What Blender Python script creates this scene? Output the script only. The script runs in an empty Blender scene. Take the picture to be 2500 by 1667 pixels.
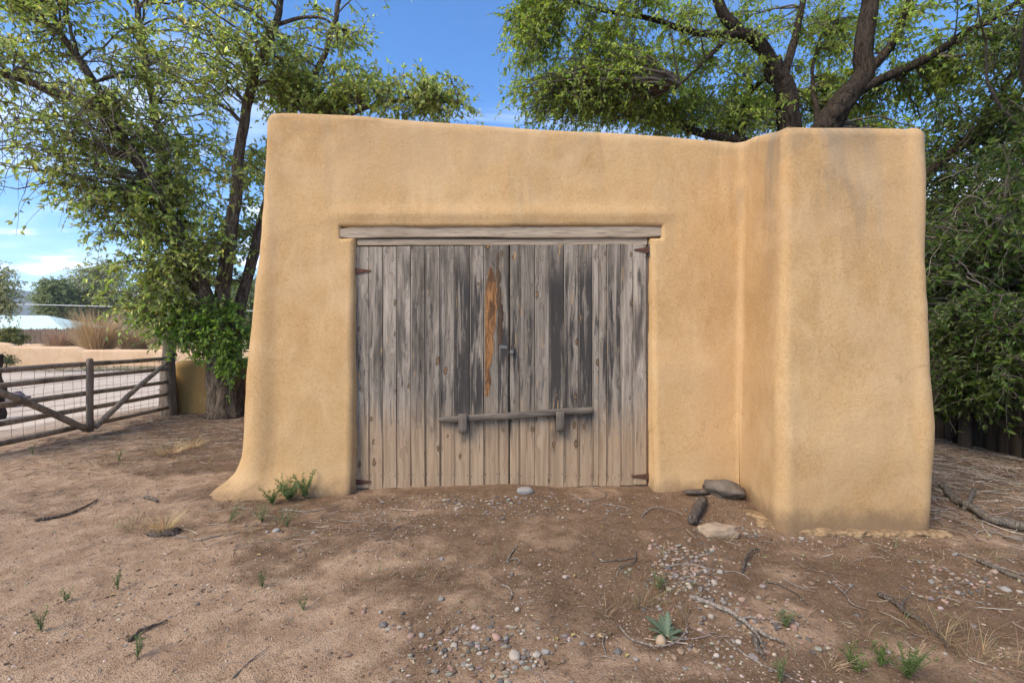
import bpy, bmesh, math, random
import numpy as np
from mathutils import Vector

RAD = math.radians
scene = bpy.context.scene
COL = scene.collection
rng = np.random.default_rng(7)
random.seed(7)

# ------------------------------------------------------------------ camera
CAM_H = 1.25
cam_data = bpy.data.cameras.new('camera')
cam_data.sensor_width = 36.0
cam_data.lens = 16.0
cam_data.shift_y = -0.0054
cam_data.clip_start = 0.05
cam_data.clip_end = 20000.0
cam = bpy.data.objects.new('camera', cam_data)
cam.location = (0, 0, CAM_H)
cam.rotation_euler = (RAD(90), 0, 0)
COL.objects.link(cam)
scene.camera = cam

# ------------------------------------------------------------------ light
SUN_EL, SUN_AZ = RAD(46), RAD(-134)         # azimuth measured from +Y towards +X
sun_dir = Vector((math.sin(SUN_AZ) * math.cos(SUN_EL), math.cos(SUN_AZ) * math.cos(SUN_EL), math.sin(SUN_EL)))
sun_data = bpy.data.lights.new('sun', 'SUN')
sun_data.energy = 2.6
sun_data.angle = RAD(32)
sun_data.color = (1.0, 0.88, 0.71)
sun = bpy.data.objects.new('sun', sun_data)
sun.rotation_euler = (-sun_dir).to_track_quat('-Z', 'Y').to_euler()
COL.objects.link(sun)

world = bpy.data.worlds.new('World')
scene.world = world
world.use_nodes = True
wt = world.node_tree
wt.nodes.clear()


def node(nt, kind, props=None, **inputs):
    n = nt.nodes.new(kind)
    for k, v in (props or {}).items():
        setattr(n, k, v)
    for k, v in inputs.items():
        key = k.replace('_', ' ')
        sock = None
        if k.startswith('i') and k[1:].isdigit():
            sock = n.inputs[int(k[1:])]
        else:
            for s in n.inputs:
                if s.name == key and s.enabled:
                    sock = s
                    break
            if sock is None:
                sock = n.inputs[key]
        if hasattr(v, 'node'):
            nt.links.new(v, sock)
        else:
            sock.default_value = v
    return n


def mathn(nt, op, a, b=None, clamp=False):
    n = node(nt, 'ShaderNodeMath', {'operation': op, 'use_clamp': clamp}, i0=a)
    if b is not None:
        if hasattr(b, 'node'):
            nt.links.new(b, n.inputs[1])
        else:
            n.inputs[1].default_value = b
    return n.outputs[0]


def mixc(nt, fac, a, b, blend='MIX'):
    n = nt.nodes.new('ShaderNodeMix')
    n.data_type = 'RGBA'
    n.blend_type = blend
    for sock, v in ((n.inputs[0], fac), (n.inputs[6], a), (n.inputs[7], b)):
        if hasattr(v, 'node'):
            nt.links.new(v, sock)
        elif isinstance(v, (int, float)):
            sock.default_value = v
        else:
            sock.default_value = tuple(v) + ((1.0,) if len(v) == 3 else ())
    return n.outputs[2]


def ramp(nt, fac, lo, hi, a=0.0, b=1.0, smooth=True):
    n = node(nt, 'ShaderNodeMapRange', {'interpolation_type': 'SMOOTHSTEP' if smooth else 'LINEAR'})
    nt.links.new(fac, n.inputs[0])
    n.inputs[1].default_value, n.inputs[2].default_value = lo, hi
    n.inputs[3].default_value, n.inputs[4].default_value = a, b
    return n.outputs[0]


def noise(nt, vec, scale, detail=4.0, rough=0.55, dist=0.0):
    n = node(nt, 'ShaderNodeTexNoise', None, Scale=scale, Detail=detail, Roughness=rough, Distortion=dist)
    nt.links.new(vec, n.inputs['Vector'])
    return n.outputs[0]


def mapping(nt, vec, scale=(1, 1, 1), loc=(0, 0, 0), rot=(0, 0, 0)):
    n = node(nt, 'ShaderNodeMapping')
    nt.links.new(vec, n.inputs[0])
    n.inputs['Scale'].default_value = scale
    n.inputs['Location'].default_value = loc
    n.inputs['Rotation'].default_value = rot
    return n.outputs[0]


# sky: Nishita, with wisps and small fair-weather clouds over the whole dome
tc = node(wt, 'ShaderNodeTexCoord')
sky = node(wt, 'ShaderNodeTexSky', {'sky_type': 'NISHITA', 'sun_disc': False, 'sun_elevation': SUN_EL,
                                    'sun_rotation': SUN_AZ % (2 * math.pi), 'altitude': 2100.0,
                                    'air_density': 1.0, 'dust_density': 0.3, 'ozone_density': 2.0})
sep = node(wt, 'ShaderNodeSeparateXYZ', None, Vector=tc.outputs['Generated'])
zz = mathn(wt, 'ADD', mathn(wt, 'MAXIMUM', sep.outputs[2], 0.0), 0.13)
cx = mathn(wt, 'DIVIDE', sep.outputs[0], zz)
cy = mathn(wt, 'DIVIDE', sep.outputs[1], zz)
comb = node(wt, 'ShaderNodeCombineXYZ', None, X=cx, Y=cy, Z=0.3)
wisp = ramp(wt, noise(wt, mapping(wt, comb.outputs[0], (0.9, 2.0, 1), (3.1, 0.4, 0)), 0.9, 6, 0.55, 0.6), 0.48, 0.82, 0, 0.5)
puff = ramp(wt, noise(wt, mapping(wt, comb.outputs[0], (1, 1.2, 1), (8.3, 2.4, 0)), 1.3, 7, 0.52, 0.2), 0.505, 0.64, 0, 0.9)
lowm = ramp(wt, sep.outputs[2], 0.45, 0.10)
puff = mathn(wt, 'MULTIPLY', puff, lowm)
cl = mathn(wt, 'MAXIMUM', wisp, puff, True)
skyc = node(wt, 'ShaderNodeHueSaturation', None, Hue=0.502, Saturation=1.26, Value=1.0, Color=sky.outputs[0])
skymix = mixc(wt, cl, skyc.outputs[0], (7.6, 7.8, 8.2))
bg = node(wt, 'ShaderNodeBackground', None, Color=skymix, Strength=0.15)
wo = node(wt, 'ShaderNodeOutputWorld')
wt.links.new(bg.outputs[0], wo.inputs[0])

vs = scene.view_settings
vs.view_transform = 'Standard'
vs.look = 'None'
vs.gamma = 1.0
vs.use_curve_mapping = False
vs.exposure = 1.12
scene.cycles.use_denoising = True
scene.cycles.adaptive_threshold = 0.02
scene.cycles.max_bounces = 5
scene.cycles.diffuse_bounces = 3
scene.cycles.transmission_bounces = 3
scene.cycles.glossy_bounces = 2
scene.cycles.volume_bounces = 0


# ------------------------------------------------------------------ numeric helpers
def sm(a, b, x):
    t = np.clip((np.asarray(x, float) - a) / (b - a), 0, 1)
    return t * t * (3 - 2 * t)


_perm = np.random.default_rng(3).random((64, 64, 64)).astype(np.float32) * 2 - 1


def vn(x, y, z=0.0):
    x, y, z = np.broadcast_arrays(np.asarray(x, float), np.asarray(y, float), np.asarray(z, float))
    xi, yi, zi = np.floor(x).astype(int), np.floor(y).astype(int), np.floor(z).astype(int)
    fx, fy, fz = x - xi, y - yi, z - zi
    fx, fy, fz = fx * fx * (3 - 2 * fx), fy * fy * (3 - 2 * fy), fz * fz * (3 - 2 * fz)
    out = 0
    for a in (0, 1):
        for b in (0, 1):
            for c in (0, 1):
                w = (fx if a else 1 - fx) * (fy if b else 1 - fy) * (fz if c else 1 - fz)
                out = out + w * _perm[(xi + a) % 64, (yi + b) % 64, (zi + c) % 64]
    return out


F = 2500 * 16.0 / 36.0


def at(px, py, Y):
    """a point of the place seen at that place of the picture, Y metres in front of the camera plane"""
    return np.array(((px - 1250.0) / F * Y, Y, CAM_H - (py - 820.0) / F * Y))


def gz(x, y):
    x = np.asarray(x, float)
    y = np.asarray(y, float)
    near = sm(-9, -6, x) * sm(11, 7.5, x) * sm(12, 8, y) * sm(-6, -2, y)
    z = near * (0.022 * vn(x * .8, y * .8) + 0.012 * vn(x * 2.3 + 9, y * 2.3) + 0.005 * vn(x * 6, y * 6 + 4))
    z = z - 0.085 * sm(0.8, 2.1, x) * sm(3.8, 2.9, y) * sm(6.5, 4.0, x)
    z = z + 0.05 * np.exp(-((x - 1.55) ** 2 / .12 + (y - 3.55) ** 2 / .04))
    z = z - 0.45 * sm(-5.9, -11, x) - 0.45 * sm(9, 20, y) * sm(-11, -5.9, x)
    return z


def G(px, py):
    """the ground point seen at that place of the picture"""
    Y = F * CAM_H / max(py - 820.0, 8)
    for _ in range(12):
        X = (px - 1250.0) / F * Y
        Y = F * (CAM_H - float(gz(X, Y))) / max(py - 820.0, 8)
    X = (px - 1250.0) / F * Y
    return np.array((X, Y, float(gz(X, Y))))


# ------------------------------------------------------------------ mesh helpers
class MB:
    """collects vertices, triangles and quads; build() links them as one mesh object"""

    def __init__(self):
        self.v, self.q, self.t, self.c, self.n = [], [], [], [], 0

    def add(self, V, quads=None, tris=None, col=None):
        V = np.asarray(V, float).reshape(-1, 3)
        if quads is not None and len(quads):
            self.q.append(np.asarray(quads, int).reshape(-1, 4) + self.n)
        if tris is not None and len(tris):
            self.t.append(np.asarray(tris, int).reshape(-1, 3) + self.n)
        self.v.append(V)
        if col is not None:
            self.c.append(np.broadcast_to(np.asarray(col, float), (len(V), 3)))
        self.n += len(V)
        return self

    def mesh(self, name, mat=None, smooth=True):
        V = np.concatenate(self.v)
        Q = np.concatenate(self.q) if self.q else np.zeros((0, 4), int)
        T = np.concatenate(self.t) if self.t else np.zeros((0, 3), int)
        me = bpy.data.meshes.new(name)
        me.vertices.add(len(V))
        me.vertices.foreach_set('co', V.astype(np.float32).ravel())
        loops = np.concatenate((Q.ravel(), T.ravel())).astype(np.int32)
        me.loops.add(len(loops))
        me.loops.foreach_set('vertex_index', loops)
        start = np.concatenate((np.arange(len(Q)) * 4, len(Q) * 4 + np.arange(len(T)) * 3)).astype(np.int32)
        me.polygons.add(len(Q) + len(T))
        me.polygons.foreach_set('loop_start', start)
        me.polygons.foreach_set('use_smooth', np.full(len(Q) + len(T), bool(smooth)))
        if self.c:
            C = np.concatenate(self.c)
            at_ = me.attributes.new('tint', 'FLOAT_COLOR', 'POINT')
            at_.data.foreach_set('color', np.concatenate((C, np.ones((len(C), 1))), 1).astype(np.float32).ravel())
        me.update(calc_edges=True)
        me.validate()
        if mat is not None:
            me.materials.append(mat)
        return me

    def build(self, name, mat=None, parent=None, smooth=True, color=None, loc=None):
        return link(name, self.mesh(name, mat, smooth), parent, color, loc)


def link(name, me, parent=None, color=None, loc=None):
    o = bpy.data.objects.new(name, me)
    COL.objects.link(o)
    if parent is not None:
        o.parent = parent
    if color is not None:
        o.color = tuple(color) + (1.0,)
    if loc is not None:
        o.location = tuple(loc)
    return o


def tag(o, label=None, cat=None, group=None, kind=None):
    if label:
        o['label'] = label
    if cat:
        o['category'] = cat
    if group:
        o['group'] = group
    if kind:
        o['kind'] = kind
    return o


def thing(name, loc, label, cat, group=None):
    o = bpy.data.objects.new(name, None)
    o.empty_display_size = 0.1
    COL.objects.link(o)
    o.location = tuple(loc)
    return tag(o, label, cat, group)


def frames(P):
    T = np.gradient(P, axis=0)
    T /= np.linalg.norm(T, axis=1, keepdims=True) + 1e-9
    ref = np.array((0., 0., 1.)) if abs(T[0, 2]) < .9 else np.array((1., 0., 0.))
    U = np.zeros_like(P)
    u = np.cross(ref, T[0])
    for i in range(len(P)):
        u = u - T[i] * np.dot(u, T[i])
        u /= np.linalg.norm(u) + 1e-9
        U[i] = u
    return T, U, np.cross(T, U)


def smooth_path(P, n):
    """Catmull-Rom through the points"""
    P = np.asarray(P, float)
    if len(P) < 3:
        t = np.linspace(0, 1, n)[:, None]
        return P[0] * (1 - t) + P[-1] * t
    E = np.vstack((2 * P[0] - P[1], P, 2 * P[-1] - P[-2]))
    s = np.linspace(0, len(P) - 1 - 1e-6, n)
    i = s.astype(int)
    t = (s - i)[:, None]
    a, b, c, d = E[i], E[i + 1], E[i + 2], E[i + 3]
    return .5 * (2 * b + (c - a) * t + (2 * a - 5 * b + 4 * c - d) * t ** 2 + (3 * b - a - 3 * c + d) * t ** 3)


def tube(P, R, n=8, rough=0.0, freq=3.0, seed=0.0, ridges=0):
    P = np.asarray(P, float)
    R = np.broadcast_to(np.asarray(R, float), (len(P),))
    T, U, W = frames(P)
    a = np.arange(n) / n * 2 * math.pi
    rr = R[:, None] * np.ones((1, n))
    if rough:
        L = np.concatenate(([0], np.cumsum(np.linalg.norm(np.diff(P, axis=0), axis=1))))
        rr = rr * (1 + rough * vn(np.cos(a)[None] * 1.6 + seed, np.sin(a)[None] * 1.6 + seed * 1.7, L[:, None] * freq))
        if ridges:
            rr = rr * (1 + rough * .8 * vn(np.cos(a)[None] * ridges + seed + 3, np.sin(a)[None] * ridges, L[:, None] * freq * 1.2))
    V = P[:, None] + rr[..., None] * (np.cos(a)[None, :, None] * U[:, None] + np.sin(a)[None, :, None] * W[:, None])
    m = len(P)
    i = np.arange(m - 1)[:, None] * n
    j = np.arange(n)[None]
    k = (j + 1) % n
    Q = np.stack((i + j, i + k, i + n + k, i + n + j), -1).reshape(-1, 4)
    V = np.concatenate((V.reshape(-1, 3), P[:1], P[-1:]))
    j = np.arange(n)
    k = (j + 1) % n
    T0 = np.stack((np.full(n, m * n), k, j), -1)
    T1 = np.stack((np.full(n, m * n + 1), (m - 1) * n + j, (m - 1) * n + k), -1)
    return V, Q, np.concatenate((T0, T1))


def prisms(P0, P1, R0, R1, n=3):
    """many thin sticks at once"""
    D = P1 - P0
    D = D / (np.linalg.norm(D, axis=1, keepdims=True) + 1e-9)
    ref = np.where(np.abs(D[:, 2:3]) < .9, np.array([[0., 0., 1.]]), np.array([[1., 0., 0.]]))
    U = np.cross(ref, D)
    U /= np.linalg.norm(U, axis=1, keepdims=True) + 1e-9
    Wv = np.cross(D, U)
    a = np.arange(n) / n * 2 * math.pi
    ring = np.cos(a)[None, :, None] * U[:, None] + np.sin(a)[None, :, None] * Wv[:, None]
    V = np.concatenate((P0[:, None] + ring * np.reshape(R0, (-1, 1, 1)), P1[:, None] + ring * np.reshape(R1, (-1, 1, 1))), 1)
    b = np.arange(len(P0))[:, None, None] * 2 * n
    j = np.arange(n)
    k = (j + 1) % n
    Q = (np.stack((j, k, n + k, n + j), -1)[None] + b).reshape(-1, 4)
    return V.reshape(-1, 3), Q


def chain(P, r0, r1, n=3):
    """P: (K, m, 3) polylines as sticks"""
    K, m, _ = P.shape
    t = np.linspace(0, 1, m)
    R = np.reshape(r0, (-1, 1)) * (1 - t) + np.reshape(r1, (-1, 1)) * t
    R = np.broadcast_to(R, (K, m))
    return prisms(P[:, :-1].reshape(-1, 3), P[:, 1:].reshape(-1, 3), R[:, :-1].ravel(), R[:, 1:].ravel(), n)


def board(L, w, t, bev=0.004, seg=1, axis='z', warp=None):
    """bar of rectangular section with broken edges, from 0 to L along its axis, centred across"""
    x, y, b = w / 2, t / 2, bev
    prof = np.array(((-x + b, -y), (x - b, -y), (x, -y + b), (x, y - b), (x - b, y), (-x + b, y), (-x, y - b), (-x, -y + b)))
    s = np.concatenate(([0], np.linspace(b, L - b, seg + 1), [L]))
    V = np.zeros((len(s), 8, 3))
    V[:, :, 0], V[:, :, 1], V[:, :, 2] = prof[None, :, 0], prof[None, :, 1], s[:, None]
    for e in (0, -1):
        V[e, :, 0] *= (x - b) / x
        V[e, :, 1] *= max((y - b) / y, .2)
    if warp is not None:
        V = warp(V)
    m = len(s)
    i = np.arange(m - 1)[:, None] * 8
    j = np.arange(8)[None]
    k = (j + 1) % 8
    Q = np.stack((i + j, i + k, i + 8 + k, i + 8 + j), -1).reshape(-1, 4)
    e = (m - 1) * 8
    caps = [[7, 2, 1, 0], [6, 3, 2, 7], [5, 4, 3, 6], [e, e + 1, e + 2, e + 7], [e + 7, e + 2, e + 3, e + 6], [e + 6, e + 3, e + 4, e + 5]]
    V = V.reshape(-1, 3)
    if axis == 'x':
        V = V[:, [2, 1, 0]] * np.array((1, 1, -1))
        V = V * np.array((1, 1, 1))
    elif axis == 'y':
        V = V[:, [0, 2, 1]] * np.array((-1, 1, 1))
    return V, np.concatenate((Q, caps)), None


_bm = bmesh.new()
bmesh.ops.create_icosphere(_bm, subdivisions=2, radius=1)
ICO_V = np.array([v.co[:] for v in _bm.verts])
ICO_T = np.array([[v.index for v in f.verts] for f in _bm.faces])
_bm.free()
_bm = bmesh.new()
bmesh.ops.create_icosphere(_bm, subdivisions=4, radius=1)
ICO4_V = np.array([v.co[:] for v in _bm.verts])
ICO4_T = np.array([[v.index for v in f.verts] for f in _bm.faces])
_bm.free()


def rock(seed, scale=(1, 1, 1), rough=.3, freq=1.3, fine=False, flat=0.0):
    V = (ICO4_V if fine else ICO_V).copy()
    T = ICO4_T if fine else ICO_T
    d = 1 + rough * vn(V[:, 0] * freq + seed * 3.1, V[:, 1] * freq + seed, V[:, 2] * freq + 2 * seed)
    if fine:
        d = d + rough * .4 * vn(V[:, 0] * freq * 3 + seed, V[:, 1] * freq * 3, V[:, 2] * freq * 3) \
            + rough * .15 * vn(V[:, 0] * freq * 9 + seed, V[:, 1] * freq * 9, V[:, 2] * freq * 9)
    V = V * d[:, None]
    if flat:
        V = np.sign(V) * np.abs(V) ** (1 - flat)
    return V * np.array(scale), None, T


def leaf_tris(mb, P, D, N, L, Wd, col):
    D = D / (np.linalg.norm(D, axis=1, keepdims=True) + 1e-9)
    S = np.cross(D, N)
    S /= np.linalg.norm(S, axis=1, keepdims=True) + 1e-9
    N = np.cross(S, D)
    L = np.reshape(L, (-1, 1))
    Wd = np.reshape(Wd, (-1, 1))
    tip = P + D * L - N * L * .12
    a = P + D * L * .42 + S * Wd * .5 + N * Wd * .16
    b = P + D * L * .42 - S * Wd * .5 + N * Wd * .16
    V = np.stack((P, b, tip, a), 1).reshape(-1, 3)
    k = np.arange(len(P))[:, None] * 4
    T = np.concatenate((k + np.array([[0, 1, 2]]), k + np.array([[0, 2, 3]])))
    mb.add(V, None, T, np.repeat(col, 4, 0))


def unit(v):
    return v / (np.linalg.norm(v, axis=-1, keepdims=True) + 1e-9)


# ------------------------------------------------------------------ materials
def new_mat(name):
    m = bpy.data.materials.new(name)
    m.use_nodes = True
    nt = m.node_tree
    nt.nodes.clear()
    out = nt.nodes.new('ShaderNodeOutputMaterial')
    return m, nt, out


def finish(nt, out, color, rough=.85, bump=None, strength=.3, dist=.01, spec=.25, extra=None, metal=0.0):
    p = node(nt, 'ShaderNodeBsdfPrincipled')
    if hasattr(color, 'node'):
        nt.links.new(color, p.inputs['Base Color'])
    else:
        p.inputs['Base Color'].default_value = tuple(color) + (1,)
    if hasattr(rough, 'node'):
        nt.links.new(rough, p.inputs['Roughness'])
    else:
        p.inputs['Roughness'].default_value = rough
    p.inputs['Specular IOR Level'].default_value = spec
    p.inputs['Metallic'].default_value = metal
    if bump is not None:
        b = node(nt, 'ShaderNodeBump', None, Strength=strength, Distance=dist, Height=bump)
        nt.links.new(b.outputs[0], p.inputs['Normal'])
    nt.links.new(p.outputs[0], out.inputs[0])
    return p


def adobe_mat(name, c_dark, c_mid, c_light, stains=True):
    m, nt, out = new_mat(name)
    pos = node(nt, 'ShaderNodeNewGeometry').outputs['Position']
    n1 = noise(nt, pos, 1.1, 5, .6, .4)
    n2 = noise(nt, mapping(nt, pos, (3.2, 3.2, 1.1)), 1.6, 6, .62, .5)
    n3 = noise(nt, pos, 55, 5, .7)
    c = mixc(nt, ramp(nt, n1, .34, .66), c_dark, c_mid)
    c = mixc(nt, ramp(nt, n2, .42, .74, 0, .75), c, c_light)
    c = mixc(nt, ramp(nt, n3, .42, .70, 0, .32), c, tuple(v * 1.15 for v in c_light))
    c = mixc(nt, ramp(nt, n3, .48, .28, 0, .36), c, tuple(v * .62 for v in c_dark))
    sp = node(nt, 'ShaderNodeSeparateXYZ', None, Vector=pos)
    if stains:
        # grey water streaks below the tops, strongest on the buttress
        st = noise(nt, mapping(nt, pos, (2.9, 2.9, .5), (1.3, 0, .2)), 1.0, 6, .68, .9)
        hi = ramp(nt, sp.outputs[2], 1.15, 2.75)
        rx = ramp(nt, sp.outputs[0], 1.2, 1.9, .30, 1.0)
        s = mathn(nt, 'MULTIPLY', mathn(nt, 'MULTIPLY', ramp(nt, st, .43, .66), hi), rx)
        c = mixc(nt, mathn(nt, 'MULTIPLY', s, .78), c, (.25, .198, .135))
        # grime along the parapet, rain splash above the ground
        tp = noise(nt, mapping(nt, pos, (2.5, 2.5, 6)), 2.0, 5, .65)
        t = mathn(nt, 'MULTIPLY', ramp(nt, sp.outputs[2], 2.55, 2.95), ramp(nt, tp, .40, .65))
        c = mixc(nt, mathn(nt, 'MULTIPLY', t, .30), c, (.29, .205, .12))
        b = mathn(nt, 'MULTIPLY', ramp(nt, sp.outputs[2], .55, .0), ramp(nt, n2, .3, .6))
        c = mixc(nt, mathn(nt, 'MULTIPLY', b, .40), c, (.36, .235, .115))
        # broad trowelled patches, hairline cracks, soil splashed on the foot
        pt = noise(nt, mapping(nt, pos, (1, 1, 1.6), (4, 2, 7)), .75, 3, .5, 1.2)
        c = mixc(nt, ramp(nt, pt, .52, .60, 0, .28), c, (.55, .375, .21))
        dv = node(nt, 'ShaderNodeVectorMath', {'operation': 'ADD'}, i0=pos, i1=node(nt, 'ShaderNodeVectorMath', {'operation': 'SCALE'}, i0=node(nt, 'ShaderNodeTexNoise', None, Scale=3.0, Detail=5.0, Vector=pos).outputs['Color'], Scale=.45).outputs[0]).outputs[0]
        ck = node(nt, 'ShaderNodeTexVoronoi', {'feature': 'DISTANCE_TO_EDGE'}, Scale=1.15, Vector=dv).outputs['Distance']
        ckm = mathn(nt, 'MULTIPLY', ramp(nt, ck, .006, .0015), ramp(nt, noise(nt, pos, 1.3, 3, .6), .52, .62))
        c = mixc(nt, mathn(nt, 'MULTIPLY', ckm, .22), c, (.17, .10, .05))
        sp_n = noise(nt, mapping(nt, pos, (1, 1, .7)), 6, 5, .7)
        zs = mathn(nt, 'ADD', sp.outputs[2], mathn(nt, 'MULTIPLY', mathn(nt, 'SUBTRACT', sp_n, .5), -.28))
        c = mixc(nt, ramp(nt, zs, .13, -.02, 0, .75), c, (.19, .122, .07))
    h = mathn(nt, 'ADD', mathn(nt, 'MULTIPLY', noise(nt, pos, 120, 5, .7), .55), mathn(nt, 'MULTIPLY', noise(nt, pos, 11, 4, .6, .8), .55))
    finish(nt, out, c, .93, h, .65, .012, .15)
    return m


M_ADOBE = adobe_mat('tan_adobe_plaster', (.420, .252, .108), (.490, .308, .142), (.545, .366, .190))
M_ADOBE2 = adobe_mat('pink_adobe_plaster', (.52, .34, .20), (.58, .40, .25), (.62, .45, .29), False)
M_ADOBE3 = adobe_mat('ochre_adobe_plaster', (.30, .175, .06), (.36, .22, .08), (.42, .27, .11), False)


def wood_mat(name, light, mid, dark, planks=False):
    m, nt, out = new_mat(name)
    tcn = node(nt, 'ShaderNodeTexCoord')
    oi = node(nt, 'ShaderNodeObjectInfo')
    rnd = oi.outputs['Random']
    off = node(nt, 'ShaderNodeCombineXYZ', None, X=mathn(nt, 'MULTIPLY', rnd, 53.0), Y=mathn(nt, 'MULTIPLY', rnd, 17.0), Z=mathn(nt, 'MULTIPLY', rnd, 91.0))
    v = node(nt, 'ShaderNodeVectorMath', {'operation': 'ADD'}, i0=tcn.outputs['Object'], i1=off.outputs[0]).outputs[0]
    if planks:
        # knots bend the grain
        kn = node(nt, 'ShaderNodeTexNoise', None, Scale=26.0, Detail=3.0, Vector=v).outputs[0]
        ks = node(nt, 'ShaderNodeSeparateXYZ', None, Vector=v)
        kv = node(nt, 'ShaderNodeCombineXYZ', None, X=mathn(nt, 'ADD', mathn(nt, 'MULTIPLY', ks.outputs[0], 9.0), mathn(nt, 'MULTIPLY', kn, .25)), Y=mathn(nt, 'ADD', mathn(nt, 'MULTIPLY', ks.outputs[2], 4.4), mathn(nt, 'MULTIPLY', kn, .25)), Z=0.0).outputs[0]
        vor = node(nt, 'ShaderNodeTexVoronoi', {'feature': 'F1', 'voronoi_dimensions': '2D'}, Scale=1.0, Randomness=1.0, Vector=kv)
        kcol = node(nt, 'ShaderNodeSeparateColor', None, Color=vor.outputs['Color'])
        kd = mathn(nt, 'DIVIDE', vor.outputs['Distance'], ramp(nt, kcol.outputs[1], 0, 1, .25, 1.15, False))
        bend = ramp(nt, kd, .45, .05, 0, .9)
        gv = node(nt, 'ShaderNodeVectorMath', {'operation': 'ADD'}, i0=mapping(nt, v, (1, 1, .045)),
                  i1=node(nt, 'ShaderNodeCombineXYZ', None, X=mathn(nt, 'MULTIPLY', bend, .03), Y=0.0, Z=mathn(nt, 'MULTIPLY', bend, .01)).outputs[0]).outputs[0]
    else:
        gv = mapping(nt, v, (1, 1, .05))
    fibre = noise(nt, gv, 105, 4, .7, .3)
    band = noise(nt, gv, 30, 5, .65, .9)
    broad = noise(nt, mapping(nt, v, (1, 1, .16)), 9, 4, .55, .3)
    c = mixc(nt, ramp(nt, band, .30, .70), mid, light)
    c = mixc(nt, ramp(nt, broad, .48, .72, 0, .85), c, dark)
    c = mixc(nt, ramp(nt, fibre, .50, .34, 0, .75), c, tuple(x * .45 for x in mid))
    if planks:
        tone = ramp(nt, rnd, 0, 1, .70, 1.22, False)
        c = mixc(nt, 1.0, c, node(nt, 'ShaderNodeCombineColor', None, Red=tone, Green=tone, Blue=tone).outputs[0], 'MULTIPLY')
        pos = node(nt, 'ShaderNodeNewGeometry').outputs['Position']
        sp = node(nt, 'ShaderNodeSeparateXYZ', None, Vector=pos)
        so = node(nt, 'ShaderNodeSeparateXYZ', None, Vector=tcn.outputs['Object'])
        osep = node(nt, 'ShaderNodeSeparateColor', None, Color=oi.outputs['Color'])
        # tan, sun-bleached and splashed foot of the boards
        zj = mathn(nt, 'ADD', sp.outputs[2], mathn(nt, 'MULTIPLY', mathn(nt, 'SUBTRACT', broad, .5), .55))
        foot = ramp(nt, zj, .82, .28, 0, .93)
        c = mixc(nt, foot, c, mixc(nt, ramp(nt, band, .3, .7), (.255, .172, .104), (.385, .272, .172)))
        # black water stains, amount in the red channel of the plank's own colour
        stn = noise(nt, mapping(nt, v, (1, 1, .07)), 26, 5, .68, .5)
        am = ramp(nt, mathn(nt, 'ADD', stn, mathn(nt, 'MULTIPLY', osep.outputs[0], .27)), .60, .74)
        zr = mathn(nt, 'MULTIPLY', ramp(nt, zj, .35, .70), ramp(nt, zj, 2.05, 1.65))
        c = mixc(nt, mathn(nt, 'MULTIPLY', mathn(nt, 'MULTIPLY', am, zr), .92), c, (.036, .032, .030))
        # dark run-off at some board feet
        ft = mathn(nt, 'MULTIPLY', ramp(nt, stn, .56, .70), mathn(nt, 'MULTIPLY', ramp(nt, sp.outputs[2], .25, .33), ramp(nt, sp.outputs[2], .62, .45)))
        c = mixc(nt, mathn(nt, 'MULTIPLY', ft, .8), c, (.055, .042, .030))
        # freshly split orange heartwood, amount in the green channel
        edge = mathn(nt, 'ADD', so.outputs[0], mathn(nt, 'MULTIPLY', mathn(nt, 'SUBTRACT', noise(nt, mapping(nt, v, (0, 0, 1)), 5.5, 5, .7), .5), .13))
        om = mathn(nt, 'MULTIPLY', ramp(nt, edge, .036, .030), mathn(nt, 'MULTIPLY', ramp(nt, zj, .62, .74), ramp(nt, zj, 1.72, 1.56)))
        om = mathn(nt, 'MULTIPLY', om, osep.outputs[1])
        oc = mixc(nt, ramp(nt, band, .30, .68), (.17, .070, .020), (.50, .245, .075))
        oc = mixc(nt, ramp(nt, broad, .50, .72, 0, .8), oc, (.10, .05, .025))
        c = mixc(nt, om, c, oc)
        # small torn splinters of paler wood
        spl = ramp(nt, noise(nt, mapping(nt, v, (1, 1, .10)), 42, 2, .5), .685, .745, 0, .75)
        c = mixc(nt, spl, c, (.40, .24, .11))
        # knots
        ring = mathn(nt, 'MULTIPLY', ramp(nt, kd, .17, .11), ramp(nt, kcol.outputs[0], .66, .70))
        core = mathn(nt, 'MULTIPLY', ramp(nt, kd, .10, .05), ramp(nt, kcol.outputs[0], .66, .70))
        c = mixc(nt, mathn(nt, 'MULTIPLY', ring, .85), c, (.055, .036, .022))
        c = mixc(nt, mathn(nt, 'MULTIPLY', core, .8), c, (.215, .125, .055))
    h = mathn(nt, 'ADD', fibre, mathn(nt, 'MULTIPLY', band, .8))
    finish(nt, out, c, .88, h, .55, .004, .2)
    return m


M_PLANK = wood_mat('weathered_door_boards', (.345, .290, .232), (.178, .145, .112), (.050, .041, .034), True)
M_BEAM = wood_mat('bleached_beam_wood', (.400, .320, .235), (.310, .240, .170), (.225, .168, .115))
M_DARKBEAM = wood_mat('dark_grey_bar_wood', (.190, .155, .120), (.115, .092, .072), (.055, .045, .037))
M_RAIL = wood_mat('gate_rail_wood', (.310, .250, .188), (.200, .155, .112), (.100, .076, .055))
M_POST = wood_mat('gate_post_wood', (.250, .198, .152), (.145, .112, .085), (.060, .046, .036))
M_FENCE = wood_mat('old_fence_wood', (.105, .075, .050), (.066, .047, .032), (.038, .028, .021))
M_STAKE = wood_mat('stake_fence_wood', (.300, .215, .150), (.205, .145, .100), (.115, .085, .065))


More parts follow.
